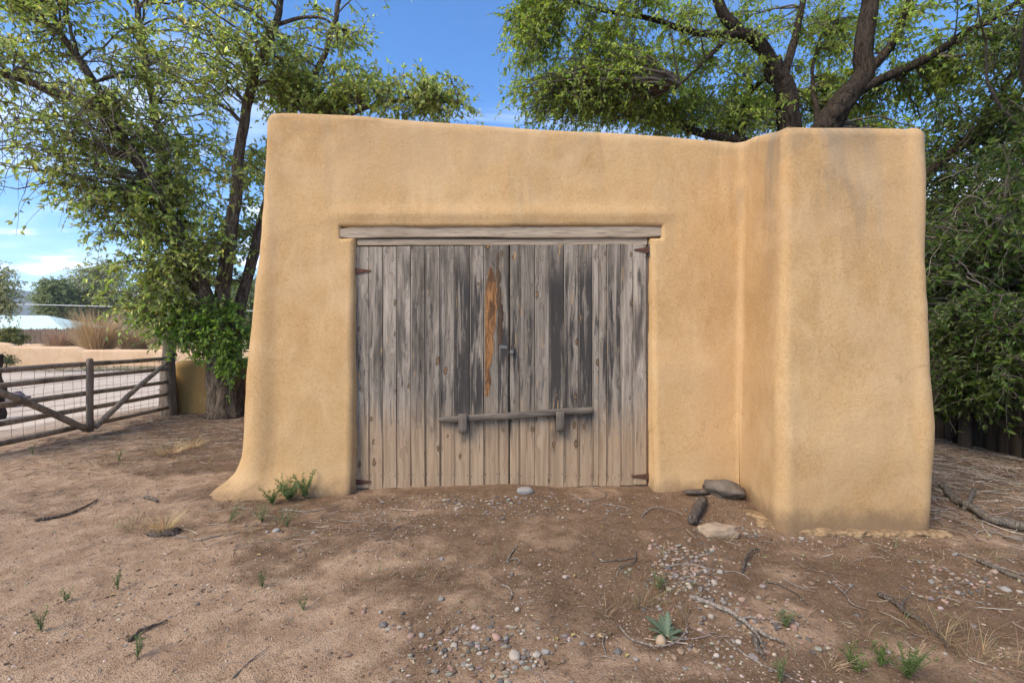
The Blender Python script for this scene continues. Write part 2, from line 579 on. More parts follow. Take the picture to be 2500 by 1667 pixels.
def bark_mat(name, a, b, sc=1.0):
    m, nt, out = new_mat(name)
    v = node(nt, 'ShaderNodeTexCoord').outputs['Object']
    n1 = noise(nt, mapping(nt, v, (1, 1, .22)), 22 * sc, 5, .65, 1.2)
    n2 = noise(nt, v, 60 * sc, 4, .6)
    c = mixc(nt, ramp(nt, n1, .36, .62), tuple(x * .45 for x in a), b)
    c = mixc(nt, ramp(nt, n2, .4, .7, 0, .45), c, a)
    finish(nt, out, c, .95, mathn(nt, 'ADD', mathn(nt, 'MULTIPLY', n1, 1.6), n2), .9, .03 / sc, .1)
    return m


M_BARK = bark_mat('furrowed_bark', (.095, .070, .050), (.195, .150, .110))
M_BARK2 = bark_mat('brown_bark', (.040, .029, .021), (.078, .058, .043))
M_TWIG = bark_mat('grey_twig_bark', (.150, .120, .090), (.240, .200, .160), 3)
M_PALETWIG = bark_mat('pale_dead_twig', (.270, .220, .170), (.420, .355, .290), 3)
M_DARKTWIG = bark_mat('dark_stick_bark', (.095, .072, .055), (.190, .152, .120), 3)


def tint_mat(name, transl=0.0, rough=.7, spec=.3, jitter=0.0):
    m, nt, out = new_mat(name)
    a = node(nt, 'ShaderNodeAttribute', {'attribute_name': 'tint'}).outputs['Color']
    if transl:
        p = node(nt, 'ShaderNodeBsdfPrincipled', None, Roughness=rough)
        nt.links.new(a, p.inputs['Base Color'])
        p.inputs['Specular IOR Level'].default_value = spec
        hs = node(nt, 'ShaderNodeHueSaturation', None, Hue=.485, Saturation=1.08, Value=1.5, Color=a)
        t = node(nt, 'ShaderNodeBsdfTranslucent', None, Color=hs.outputs[0])
        mx = node(nt, 'ShaderNodeMixShader', None, i0=transl, i1=p.outputs[0], i2=t.outputs[0])
        nt.links.new(mx.outputs[0], out.inputs[0])
    else:
        pos = node(nt, 'ShaderNodeTexCoord').outputs['Object']
        n = noise(nt, pos, 90, 3, .6)
        c = mixc(nt, ramp(nt, n, .3, .7, 0, .3), a, (.08, .06, .05))
        finish(nt, out, c, rough, n, .3, .003, spec)
    return m


M_LEAF = tint_mat('tree_leaves', .56, .42, .4)
M_BLADE = tint_mat('grass_blades', .30, .6, .2)
M_CHIP = tint_mat('gravel_chips', 0, .85, .2)
M_LITTER = tint_mat('plant_litter', 0, .9, .1)


def stone_mat(name, fixed=None):
    m, nt, out = new_mat(name)
    tcn = node(nt, 'ShaderNodeTexCoord').outputs['Object']
    oi = node(nt, 'ShaderNodeObjectInfo')
    base = oi.outputs['Color']
    rv = node(nt, 'ShaderNodeVectorMath', {'operation': 'ADD'}, i0=tcn, i1=node(nt, 'ShaderNodeCombineXYZ', None, X=mathn(nt, 'MULTIPLY', oi.outputs['Random'], 40.0)).outputs[0]).outputs[0]
    n1 = noise(nt, rv, 35, 5, .65)
    n2 = noise(nt, rv, 9, 3, .6, .5)
    n3 = noise(nt, rv, 220, 3, .6)
    c = mixc(nt, ramp(nt, n1, .35, .7, 0, .45), base, mixc(nt, .5, base, (.11, .085, .065)))
    c = mixc(nt, ramp(nt, n2, .5, .75, 0, .35), c, (.27, .21, .155))
    c = mixc(nt, ramp(nt, n3, .55, .75, 0, .3), c, (.42, .38, .33))
    finish(nt, out, c, .8, mathn(nt, 'ADD', n1, mathn(nt, 'MULTIPLY', n3, .5)), .45, .004, .3)
    return m


M_STONE = stone_mat('pebble_stone')


def ground_mat():
    m, nt, out = new_mat('earth_with_painted_shade')
    pos = node(nt, 'ShaderNodeNewGeometry').outputs['Position']
    sp = node(nt, 'ShaderNodeSeparateXYZ', None, Vector=pos)
    X, Y = sp.outputs[0], sp.outputs[1]
    low = noise(nt, mapping(nt, pos, (1.0, 1.5, 1)), 1.05, 5, .6, .8)
    mid = noise(nt, pos, 7, 5, .65, .3)
    fine = noise(nt, pos, 95, 4, .7)
    grit = node(nt, 'ShaderNodeTexVoronoi', {'feature': 'F1'}, Scale=130.0, Randomness=1.0, Vector=pos)
    # pinkish sand and brown soil patches, with the building's shadow edge painted in
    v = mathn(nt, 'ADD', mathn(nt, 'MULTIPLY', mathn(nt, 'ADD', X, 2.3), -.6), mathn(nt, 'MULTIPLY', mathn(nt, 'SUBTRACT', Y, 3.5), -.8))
    dry = mathn(nt, 'ADD', mathn(nt, 'MULTIPLY', ramp(nt, v, -1.0, 1.3), .30), low)  # slanting term darkens the garage's shadow side, noise gives the sand patches
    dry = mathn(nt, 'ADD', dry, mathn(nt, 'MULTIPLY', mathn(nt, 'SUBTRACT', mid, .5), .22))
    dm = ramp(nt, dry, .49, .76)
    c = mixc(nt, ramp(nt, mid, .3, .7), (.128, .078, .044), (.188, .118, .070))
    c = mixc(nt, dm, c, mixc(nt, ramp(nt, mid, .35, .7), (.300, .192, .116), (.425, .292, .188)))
    far = mathn(nt, 'MAXIMUM', ramp(nt, Y, 12, 22), ramp(nt, X, -5.55, -6.6))
    c = mixc(nt, far, c, mixc(nt, ramp(nt, mid, .35, .65), (.36, .26, .18), (.46, .35, .26)))
    c = mixc(nt, ramp(nt, fine, .55, .68, 0, .75), c, mixc(nt, .5, c, (.50, .39, .29)))
    c = mixc(nt, ramp(nt, fine, .45, .32, 0, .75), c, (.050, .033, .022))
    gc = ramp(nt, grit.outputs['Color'], .72, .95, 0, .5)
    gm = mathn(nt, 'MULTIPLY', gc, ramp(nt, grit.outputs['Distance'], .45, .25))
    c = mixc(nt, gm, c, (.36, .29, .23))
    h = mathn(nt, 'ADD', mathn(nt, 'ADD', mathn(nt, 'MULTIPLY', fine, .6), mathn(nt, 'MULTIPLY', mid, 1.3)), mathn(nt, 'MULTIPLY', ramp(nt, grit.outputs['Distance'], .5, .1), .25))
    finish(nt, out, c, .95, h, .8, .018, .12)
    return m


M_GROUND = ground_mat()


def simple_mat(name, a, b, sc=8, rough=.8, spec=.3, metal=0.0, strength=.3, dist=.005):
    m, nt, out = new_mat(name)
    v = node(nt, 'ShaderNodeTexCoord').outputs['Object']
    n = noise(nt, v, sc, 5, .6, .3)
    finish(nt, out, mixc(nt, ramp(nt, n, .32, .68), a, b), rough, n, strength, dist, spec, None, metal)
    return m


M_ROAD = simple_mat('pale_gravel_road', (.44, .345, .26), (.55, .45, .35), 3.0, .95, .1, 0, .5, .03)
M_RUST = simple_mat('rusted_iron', (.060, .028, .018), (.135, .060, .036), 60, .85, .3, .2)
M_STEEL = simple_mat('dull_galvanised_steel', (.10, .098, .095), (.20, .195, .185), 80, .65, .4, .5)
M_ROOF = simple_mat('pale_metal_roof', (.52, .64, .55), (.58, .70, .61), .6, .45, .4)
M_ROOFDECK = simple_mat('tar_roof', (.10, .09, .08), (.16, .14, .12), 6, .95, .1)
M_HILL = simple_mat('wooded_hill', (.030, .050, .028), (.085, .095, .055), .02, 1.0, 0.0, 0, 1.0, 4.0)
M_WIRE = simple_mat('rusty_wire', (.12, .085, .06), (.19, .145, .11), 40, .7, .4, .3)
M_CABLE = simple_mat('pale_cable', (.70, .70, .68), (.78, .78, .76), 3, .6)
M_MORTAR = simple_mat('crumbled_mud_mortar', (.15, .098, .055), (.33, .222, .118), 22, .95, .1, 0, .8, .015)

# ------------------------------------------------------------------ the setting: ground, road, hills
def graded(a, b, step, lo, hi, g=1.13):
    mid = np.arange(a, b + step / 2, step)
    up, s, x = [], step, mid[-1]
    while x < hi:
        s *= g
        x += s
        up.append(x)
    dn, s, x = [], step, mid[0]
    while x > lo:
        s *= g
        x -= s
        dn.append(x)
    return np.concatenate((dn[::-1], mid, up))


def grid_mesh(xs, ys, zf):
    Xg, Yg = np.meshgrid(xs, ys)
    V = np.stack((Xg, Yg, zf(Xg, Yg)), -1).reshape(-1, 3)
    nx, ny = len(xs), len(ys)
    i = np.arange(ny - 1)[:, None] * nx + np.arange(nx - 1)[None]
    return V, np.stack((i, i + 1, i + nx + 1, i + nx), -1).reshape(-1, 4)


def ground_z(x, y):
    near = sm(-6.5, -5, x) * sm(7, 5, x) * sm(8.5, 6, y) * sm(0, 1.3, y)
    return gz(x, y) + near * (.004 * vn(x * 14, y * 14, 3.3) + .004 * vn(x * 27, y * 27, 8.1) - .002)


V, Q = grid_mesh(graded(-5.4, 5.6, .03, -7000, 7000), graded(1.3, 6.6, .03, -7000, 7000), ground_z)
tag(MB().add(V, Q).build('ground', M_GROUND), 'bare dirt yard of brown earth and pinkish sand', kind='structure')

V, Q = grid_mesh(np.linspace(-34, -6.6, 110), np.linspace(6.5, 21.5, 60), lambda x, y: gz(x, y) + .006 + .03 * sm(-6.6, -8, x) * sm(6.5, 8, y))
# ragged edges of the road
e = .5 * vn(V[:, 0] * .6, V[:, 1] * .6, 2.2)
V[:, 0] += e * sm(-9, -6.6, V[:, 0]) * 1.6
V[:, 1] += e * (sm(19, 21.5, V[:, 1]) + sm(9, 6.5, V[:, 1]))
V[:, 2] = gz(V[:, 0], V[:, 1]) + .004 + .02 * sm(-6.4, -8.5, V[:, 0]) * sm(6.2, 8.5, V[:, 1])
tag(MB().add(V, Q).build('gravel_road', M_ROAD), 'pale gravel road beyond the pole gate', kind='structure')

xs = np.linspace(-4200, 4200, 260)
hh = 158 + 34 * vn(xs / 420 + 1.3, 0.5) + 16 * vn(xs / 130, 4.5) + 6 * vn(xs / 45, 9.5)
V, Q = grid_mesh(xs, np.linspace(0, 1, 40), lambda x, t: x * 0)
tt = V[:, 1].copy()
prof = np.sin(np.clip(tt, 0, 1) * math.pi * .5) ** 1.2
V[:, 2] = -3 + np.tile(hh, 40) * prof * (1 + .10 * vn(V[:, 0] / 160, tt * 6, 1.0)) + prof * 7 * vn(V[:, 0] / 55, tt * 14, 5.0)
V[:, 1] = 1350 + tt * 420
tag(MB().add(V, Q).build('hills', M_HILL), 'hazy blue wooded hills on the horizon', kind='structure')

# ------------------------------------------------------------------ adobe building
bld = thing('adobe_garage', (0, 3.7, 0), 'tan adobe garage with double plank doors and thick buttress', 'building')
BY = 3.70
foot = [(-1.95, 6.9, .15, 0), (-2.06, BY, .13, 0), (1.872, BY, .06, 0), (1.845, 3.10, .075, 0), (2.80, 3.10, .075, 0), (2.79, 6.9, .15, 0)]


def footprint():
    pts = []
    n = len(foot)
    for i in range(n):
        P = np.array(foot[i][:2])
        A = np.array(foot[i - 1][:2])
        B = np.array(foot[(i + 1) % n][:2])
        r = foot[i][2]
        d1, d2 = unit(P - A), unit(B - P)
        t = np.linspace(0, 1, 9)[:, None]
        arc = (1 - t) ** 2 * (P - d1 * r) + 2 * t * (1 - t) * P + t ** 2 * (P + d2 * r)
        pts.append(arc)
        a, b = P + d2 * r, B - d2 * foot[(i + 1) % n][2]
        L = np.linalg.norm(b - a)
        if i == 1:
            s = list(np.arange(.03, L - .01, .03))
            for ex in (-1.286, 1.134, -1.405, 1.228):
                s += list(ex - a[0] + np.linspace(-.06, .06, 17))
            s = np.unique(np.round(np.array(s), 4))
        elif i in (2, 3):
            s = np.arange(.025, L - .01, .025)
        else:
            s = np.arange(.09, L - .03, .09)
        pts.append(a + d2 * s[:, None])
    return np.concatenate(pts)


FP = footprint()
d = np.roll(FP, -1, 0) - np.roll(FP, 1, 0)
d = unit(d)
FN = np.stack((d[:, 1], -d[:, 0]), 1)
zrow = np.unique(np.round(np.concatenate((np.arange(-.30, 2.46, .03), 2.145 + np.linspace(-.05, .10, 16), 2.05 + np.linspace(-.05, .05, 13))), 4))
HX = np.interp(FP[:, 0], [-2.1, -1.9, -1.2, -.85, 0, .5, 1.18, 1.8, 1.9, 2.8], [3.10, 3.11, 3.085, 3.06, 2.995, 2.955, 2.915, 2.87, 2.87, 2.87])
Hs = np.where(FP[:, 0] > 2.2, np.interp(FP[:, 1], [3.1, 3.7, 5], [2.700, 2.69, 2.70]), np.where(FP[:, 0] > 1.815, np.interp(FP[:, 1], [3.1, 3.18, 3.3, 3.55, 3.72, 5], [2.70, 2.705, 2.73, 2.815, 2.87, 2.72]), HX))
Hs = Hs - .016 * sm(2.68, 2.80, FP[:, 0]) + .006 * vn(FP[:, 0] * 1.3, FP[:, 1] * 1.3, 5)


def rect_d(x, z, x0, x1, z0, z1):
    dx = np.maximum(x0 - x, x - x1)
    dz = np.maximum(z0 - z, z - z1)
    return np.where((dx < 0) & (dz < 0), np.maximum(dx, dz), np.hypot(np.maximum(dx, 0), np.maximum(dz, 0)))


def wall_offset(P, N, z):
    x, y = P[:, 0], P[:, 1]
    lf = np.maximum(0, -N[:, 0]) * (x < -1.7)
    rt = np.maximum(0, N[:, 0]) * (x > 2.5)
    fr = np.maximum(0, -N[:, 1])
    corner = sm(4.6, 3.7, y)
    left = np.interp(z, [-.30, -.03, .05, .14, .27, .47, .98, 1.48, 2.33, 3.1], [.48, .39, .30, .215, .172, .158, .138, .10, .025, -.012])
    right = np.interp(z, [-.3, 0, .25, .64, .9, 1.2, 1.75, 2.2, 2.8], [.035, .04, .055, .070, .056, .05, .040, .06, .062])
    o = lf * left * (.35 + .65 * corner) + rt * right
    main = (y > 3.4) & (y < 3.95) & (x < 1.86)
    o = o + fr * np.where(main, np.interp(z, [0, 1, 3.1], [.045, .015, -.06]), np.interp(z, [0, .5, 1, 2.8], [.045, .04, .01, -.03]))
    # foot of the plaster swelling towards the corner
    o = o + fr * main * (.16 * np.exp(-np.maximum(z + .02, 0) / .10) * sm(-1.35, -2.0, x) + .035 * np.exp(-np.maximum(z, 0) / .12))
    # worn side of the buttress
    side = (np.maximum(0, -N[:, 0])) * (x > 1.7)
    o = o + side * np.interp(z, [0, .3, .9, 1.5, 2.2, 2.8], [.05, .045, .035, .0, -.02, -.03])
    o = o + .016 * vn(x * 1.1 + 3, y * 1.1, z * 1.1) + .008 * vn(x * 3.1, y * 3.1 + 5, z * 3.1) + .0028 * vn(x * 9, y * 9, z * 9)
    # recess for the doors and the beam above them
    onm = main & (N[:, 1] < -.9)
    dj = .006 * vn(x * 5, 1.1, z * 5)
    d1 = rect_d(x, z, -1.286, 1.134, -1, 2.10) + dj
    d2 = rect_d(x, z, -1.405, 1.228, 2.052, 2.143 + .006 * (x > 0)) + dj * .5
    r1 = .055
    rd = np.where(d1 <= 0, .17, np.where(d1 < r1, r1 - np.sqrt(np.maximum(r1 ** 2 - (r1 - d1) ** 2, 0)), 0))
    r2 = .036
    rl = np.where(d2 <= 0, .12, np.where(d2 < r2, .8 * (r2 - np.sqrt(np.maximum(r2 ** 2 - (r2 - d2) ** 2, 0))), 0))
    rec = np.maximum(rd, rl)
    # soft brow of plaster above the beam
    brow = .017 * np.exp(-((z - 2.25) / .06) ** 2) * sm(-1.6, -1.3, x) * sm(1.45, 1.1, x)
    return o + onm * (brow - rec)


rows = []
for z in zrow:
    o = wall_offset(FP, FN, np.full(len(FP), z))
    rows.append(np.column_stack((FP + FN * o[:, None], np.full(len(FP), z))))
rr = .065
for k in range(1, 14):
    z = 2.46 + (Hs - rr - 2.46) * k / 13
    o = wall_offset(FP, FN, z)
    rows.append(np.column_stack((FP + FN * o[:, None], z)))
o_top = wall_offset(FP, FN, Hs)
for k in range(1, 9):
    a = k / 8 * math.pi / 2
    rows.append(np.column_stack((FP + FN * (o_top - rr * (1 - math.cos(a)))[:, None], Hs - rr + rr * math.sin(a))))
cen = np.array((.4, 5.2))
for inset, dz in ((.08, -.012), (.18, -.035), (.25, -.09), (.27, -.15), (.27, -.45)):
    rows.append(np.column_stack((FP + FN * (o_top - rr - inset)[:, None], Hs + dz)))
W = np.stack(rows)
m, n = W.shape[:2]
i = np.arange(m - 1)[:, None] * n
j = np.arange(n)[None]
k = (j + 1) % n
Qw = np.stack((i + j, i + k, i + n + k, i + n + j), -1).reshape(-1, 4)
MB().add(W.reshape(-1, 3) - np.array((0, 3.7, 0)), Qw).build('plaster_wall', M_ADOBE, bld)
MB().add(np.array(((-1.75, .25, 2.55), (1.9, .25, 2.55), (2.5, -.25, 2.5), (2.5, 2.95, 2.5), (-1.7, 2.95, 2.55))),
         [[0, 1, 3, 4]], [[1, 2, 3]]).build('roof_deck', M_ROOFDECK, bld)

DY = 3.775


def dx_(zx):      # column of the door close-up to metres
    return (zx / 2.24 + 820 - 1250) / F * DY


def dz_(zy):
    return CAM_H - (zy / 2.24 + 520 - 820) / F * DY


def wob(amp, f, seed):
    def fn(V):
        V[..., 0] += amp * vn(V[..., 2] * f + seed, V[..., 1] * 20, seed)
        V[..., 1] += amp * vn(V[..., 2] * f + seed + 7, V[..., 0] * 20, seed)
        return V
    return fn


# beam above the doors
Vb, Qb, _ = board(2.66, .096, .10, .007, 30, 'z')
Lz = Vb[:, 2].copy()
Vb[:, 0] *= 1 - .30 * sm(.12, .0, Lz) - .2 * sm(2.5, 2.66, Lz)
Vb[:, 0] += -.006 * np.sin(Lz * 2.2) + .004 * vn(Lz * 5, Vb[:, 1] * 9) + .010 * sm(.25, .0, Lz)
Vb[:, 1] += .003 * vn(Lz * 7, Vb[:, 0] * 30)
lint = MB().add(Vb, Qb).build('lintel', M_BEAM, bld, smooth=False)
lint.location = (-1.42, BY - 3.7 + .092, 2.100)
lint.rotation_euler = (0, RAD(90 - .25), 0)
# head of the frame under it
Vb, Qb, _ = board(2.40, .052, .05, .004, 8, 'z', wob(.002, 2, 3))
hd = MB().add(Vb, Qb).build('header_board', M_BEAM, bld, smooth=False)
hd.location = (-1.28, .088, 2.022)
hd.rotation_euler = (0, RAD(90 - .2), 0)
for sx_, w_ in ((-1.285, .022), (1.118, .022)):
    Vb, Qb, _ = board(2.02, w_, .05, .003, 6, 'z', wob(.002, 2, sx_))
    j_ = MB().add(Vb, Qb).build('jamb_board', M_PLANK, bld, color=(0, 0, 0))
    j_.location = (sx_ + .006, .11, -.03)

edgesL = [108, 183, 259, 335, 411, 489, 570, 648, 732, 810, 889, 946]
edgesR = [952, 1003, 1087, 1166, 1247, 1325, 1402, 1438, 1480, 1555, 1625, 1698]
stainL = [.35, .3, .15, .2, .35, .2, .35, .85, .75, .25, .75]
stainR = [.45, .25, .2, .95, .65, .9, .25, .2, .45, .2, .25]
botL = [1500, 1503, 1500, 1502, 1504, 1520, 1523, 1520, 1522, 1520, 1512]
botR = [1500, 1496, 1493, 1490, 1488, 1486, 1484, 1484, 1482, 1480, 1474]
doors = []
for side, edges, stn, bot in (('left', edgesL, stainL, botL), ('right', edgesR, stainR, botR)):
    hx = dx_(edges[0] if side == 'left' else edges[-1])
    door = bpy.data.objects.new('door', None)
    COL.objects.link(door)
    door.parent = bld
    door.location = (hx, DY - 3.7, 0)
    door['label'] = 'left door leaf with a split orange board' if side == 'left' else 'right door leaf with black-stained boards'
    doors.append(door)
    for i in range(len(edges) - 1):
        x0, x1 = dx_(edges[i]) + .0012, dx_(edges[i + 1]) - .0012
        w = x1 - x0
        ztop = dz_(184 - 16 * (edges[i] - 100) / 1600) + random.uniform(-.006, .002)
        zb = dz_(bot[i] + random.uniform(-4, 4)) - .015
        L = ztop - zb
        seed = edges[i] * .37

        def warp(V, w=w, L=L, seed=seed):
            V[..., 0] += .0014 * vn(V[..., 2] * 2.5 + seed, 0.3, seed)
            V[..., 1] += .0022 * vn(V[..., 2] * 1.3 + seed, 5.5, seed) + .0012 * vn(V[..., 0] * 30, V[..., 2] * 3, seed)
            # ragged rotten foot
            V[0, :, 2] += .014 * np.abs(vn(V[0, :, 0] * 60 + seed, 1.0, V[0, :, 1] * 40))
            V[1, :, 2] += .012 * np.abs(vn(V[1, :, 0] * 60 + seed, 1.0, V[1, :, 1] * 40))
            return V
        Vb, Qb, _ = board(L, w, .024, .0045, 14, 'z', warp)
        p = MB().add(Vb, Qb).build('plank', M_PLANK, door, smooth=False, color=(stn[i], 0.0, 0))
        p.location = ((x0 + x1) / 2 - hx, random.uniform(-.0025, .0025), zb)
    # thin bead beside every joint
    for i in range(1, len(edges) - 1):
        x1 = dx_(edges[i]) + (.0065)
        Vt, Qt, Tt = tube(np.array(((0, 0, dz_(bot[i]) + .03), (0, 0, 1.0), (0, 0, 1.975))), .0024, 6)
        bd = MB().add(Vt, Qt, Tt).build('bead', M_PLANK, door, color=(0, 0, 0))
        bd.location = (x1 - hx, -.0125, 0)


def plate(poly, t):
    """flat iron cut to a polygon in x-z, thickness t along y"""
    P = np.array(poly, float)
    n = len(P)
    V = np.concatenate((np.column_stack((P[:, 0], np.full(n, -t / 2), P[:, 1])), np.column_stack((P[:, 0], np.full(n, t / 2), P[:, 1]))))
    c0, c1 = 2 * n, 2 * n + 1
    V = np.vstack((V, (P[:, 0].mean(), -t / 2, P[:, 1].mean()), (P[:, 0].mean(), t / 2, P[:, 1].mean())))
    j = np.arange(n)
    k = (j + 1) % n
    return V, np.stack((j, k, k + n, j + n), -1), np.concatenate((np.stack((j, np.full(n, c0), k), -1), np.stack((j + n, k + n, np.full(n, c1)), -1)))


def hinge(door, x, z, dirx, L, leafplate):
    pts = [(0, -.024), (L * .9, -.007), (L, 0), (L * .97, .008), (0, .024)]
    mb = MB().add(*plate([(a * dirx, b) for a, b in pts], .004))
    h = mb.build('strap_hinge', M_RUST, door, smooth=False)
    h.location = (x, -.017, z)
    Vt, Qt, Tt = tube(np.array(((0, 0, -.034), (0, 0, .034))), .0065, 8)
    kn = MB().add(Vt, Qt, Tt).build('hinge_pin', M_RUST, h)
    kn.location = (-.006 * dirx, -.002, 0)
    if leafplate:
        mb = MB().add(*plate([(-.012, -.05), (.012, -.05), (.012, .05), (-.012, .05)], .003))
        lp = mb.build('hinge_leaf', M_STEEL, h, smooth=False)
        lp.location = (-.018 * dirx, -.002, 0)
    for f_ in (.25, .6):
        V, _, T = rock(1.0, (.005, .003, .005), .05)
        s = MB().add(V, None, T).build('screw', M_RUST, h)
        s.location = (L * f_ * dirx, -.003, 0)


hl = dx_(edgesL[0])
hr = dx_(edgesR[-1])
hinge(doors[0], 0, dz_(319), 1, .135, True)
hinge(doors[0], 0, dz_(1467), 1, .135, False)
hinge(doors[1], .006, dz_(205), -1, .115, True)
hinge(doors[1], 0, dz_(1437), -1, .130, False)

# nails: two rows across each leaf
for door, edges in ((doors[0], edgesL), (doors[1], edgesR)):
    mb = MB()
    hx = dx_(edges[0] if door is doors[0] else edges[-1])
    for i in range(len(edges) - 1):
        for zy in (248, 860, 1430):
            for fx in (.12, .88):
                V, _, T = rock(2, (.0042, .002, .0042), .1)
                zx = edges[i] + (edges[i + 1] - edges[i]) * fx
                mb.add(V + np.array((dx_(zx) - hx, -.0135, dz_(zy + random.uniform(-8, 8)))), None, T)
    tag(mb.build('nails', M_RUST, door), kind='stuff')

# torn strip where the grey face has split away and orange wood shows
def torn(outline, mat, name, th):
    P = np.array(outline, float)
    t = np.linspace(0, 1, 46)
    n_ = len(P)
    seg = np.concatenate(([0], np.cumsum(np.linalg.norm(np.diff(P[:, :2], axis=0), axis=1))))
    yy = np.interp(t, seg / seg[-1], P[:, 0])
    a = np.interp(t, seg / seg[-1], P[:, 1]) + 3.0 * vn(t * 40, 1.5)
    b = np.interp(t, seg / seg[-1], P[:, 2]) + 9.0 * vn(t * 26, 7.5) * np.minimum(1, np.minimum(t, 1 - t) * 8)
    b = np.maximum(b, a + 2)
    L_ = np.column_stack((dx_(a) - hl, np.full(46, -.0128 - th), dz_(yy)))
    R_ = np.column_stack((dx_(b) - hl, np.full(46, -.0128 - th), dz_(yy)))
    M_ = (L_ + R_) / 2
    M_[:, 1] -= .0015
    back = np.array((0, th + .004, 0))
    V = np.stack((L_ + back, L_, M_, R_, R_ + back), 1).reshape(-1, 3)
    i_ = np.arange(45)[:, None] * 5 + np.arange(4)[None]
    Q_ = np.stack((i_, i_ + 1, i_ + 6, i_ + 5), -1).reshape(-1, 4)
    return MB().add(V, Q_).build(name, mat, doors[0], smooth=False)


M_TORN, nt, out = new_mat('torn_orange_heartwood')
v = node(nt, 'ShaderNodeTexCoord').outputs['Object']
g1 = noise(nt, mapping(nt, v, (1, 1, .05)), 110, 4, .7, .4)
g2 = noise(nt, mapping(nt, v, (1, 1, .22)), 30, 5, .65, .8)
g3 = noise(nt, mapping(nt, v, (1, 1, .5)), 11, 3, .6, .5)
c = mixc(nt, ramp(nt, g2, .35, .62), (.165, .075, .030), (.345, .172, .066))
c = mixc(nt, ramp(nt, g3, .50, .66, 0, .85), c, (.085, .045, .024))
c = mixc(nt, ramp(nt, g1, .52, .36, 0, .8), c, (.075, .036, .018))
finish(nt, out, c, .85, mathn(nt, 'ADD', g1, g2), .7, .006, .2)
M_DARKTORN = wood_mat('dark_brown_torn_wood', (.120, .075, .045), (.065, .040, .026), (.030, .021, .016))
torn([(1000, 812, 832), (940, 812, 850), (860, 812, 846), (760, 812, 858), (680, 812, 862), (600, 813, 876), (520, 814, 884), (440, 818, 886), (380, 824, 878), (345, 832, 866), (300, 838, 852)], M_TORN, 'torn_strip', .0008)
torn([(720, 884, 904), (640, 880, 918), (560, 890, 914), (480, 876, 908), (400, 880, 902), (330, 876, 898), (270, 880, 894), (215, 884, 890)], M_DARKTORN, 'torn_strip', .0014)

# brackets that carry the bar, hasp
for door, zx, zt, zb in ((doors[0], 699, 1090, 1192), (doors[1], 1223, 1078, 1182)):
    hx = dx_(edgesL[0] if door is doors[0] else edgesR[-1])
    w = (46 if door is doors[0] else 44) / 2.24 / F * DY
    Vb, Qb, _ = board(dz_(zt) - dz_(zb), w, .022, .003, 4, 'z', wob(.0015, 8, zx))
    b = MB().add(Vb, Qb).build('bar_bracket', M_DARKBEAM, door)
    b.location = (dx_(zx) - hx, -.068, dz_(zb))
    Vb, Qb, _ = board(.05, w * .9, .05, .003, 1, 'z')
    b2 = MB().add(Vb, Qb).build('spacer_block', M_DARKBEAM, b)
    b2.location = (0, .032, .0)
Vb, Qb, _ = board((1410 - 562) / 2.24 / F * (DY - .05), .052, .026, .004, 26, 'z')
Lz = Vb[:, 2].copy()
Vb[:, 0] *= 1 - .35 * sm(.12, 0, Lz)
Vb[:, 0] += .004 * vn(Lz * 6, Vb[:, 1] * 30)
Vb[:, 1] += .003 * vn(Lz * 6 + 4, Vb[:, 0] * 30)
bar = MB().add(Vb, Qb).build('door_bar', M_DARKBEAM)
bar.rotation_euler = (0, RAD(90 - 3.9), 0)
bar.location = ((562 / 2.24 + 820 - 1250) / F * (DY - .04), DY - .040, dz_(1128))
tag(bar, 'dark grey wooden bar lying tilted across both door leaves', 'bar')

hasp = MB().add(*plate([(-.004, -.014), (.052, -.020), (.052, .006), (-.004, .014)], .003)).build('hasp', M_STEEL, doors[0], smooth=False)
hasp.location = (dx_(902) - hl, -.016, dz_(730))
st_ = MB().add(*tube(smooth_path([(0, .012, -.012), (0, -.022, -.010), (0, -.022, .010), (0, .012, .012)], 12), .003, 6)).build('staple', M_RUST, doors[1])
st_.location = (dx_(958) - hr, -.016, dz_(732))
pl = thing('padlock', (dx_(962), DY - .034, dz_(765)), 'small grey padlock hanging from the hasp between the doors', 'padlock')
Vb, Qb, _ = board(.032, .034, .014, .004, 2)
MB().add(Vb - np.array((0, 0, .012)), Qb).build('body', M_STEEL, pl)
MB().add(*tube(smooth_path([(-.010, 0, .018), (-.010, 0, .036), (0, 0, .046), (.010, 0, .036), (.010, 0, .018)], 16), .0028, 6)).build('shackle', M_STEEL, pl)

# crumbling footing of the buttress
ledge = [(1850, 1262), (1872, 1276), (1900, 1290), (1945, 1299), (1990, 1303), (2040, 1306), (2085, 1308), (2130, 1307), (2175, 1309), (2215, 1311), (2255, 1308), (2290, 1308)]
for i_, (px, py) in enumerate(ledge):
    P = G(px, py)
    V, _, T = rock(20 + i_, (random.uniform(.075, .12), random.uniform(.04, .06), random.uniform(.028, .04)), .38, 1.8, True, .12)
    o = MB().add(V, None, T).build('footing_chunk', M_MORTAR, bld)
    o.location = (P[0], max(P[1], 2.99) - 3.7 + .035, P[2] - .006)
    o.rotation_euler = (random.uniform(-.1, .1), random.uniform(-.1, .1), random.uniform(-.2, .2) - (.9 if i_ < 2 else 0))


# ------------------------------------------------------------------ trees
def palette(n, cols, rs, var=.16):
    cols = np.array(cols)
    c = cols[rs.integers(0, len(cols), n)]
    return np.clip(c * (1 + var * rs.standard_normal((n, 1))) * (1 + .05 * rs.standard_normal((n, 3))), .004, .9)


def sample_ellipsoid(n, c, r, rs, hollow=0.0):
    u = unit(rs.standard_normal((n, 3)))
    d = rs.random((n, 1)) ** (1 / 3.0)
    d = hollow + (1 - hollow) * d
    return np.asarray(c) + u * d * np.asarray(r)


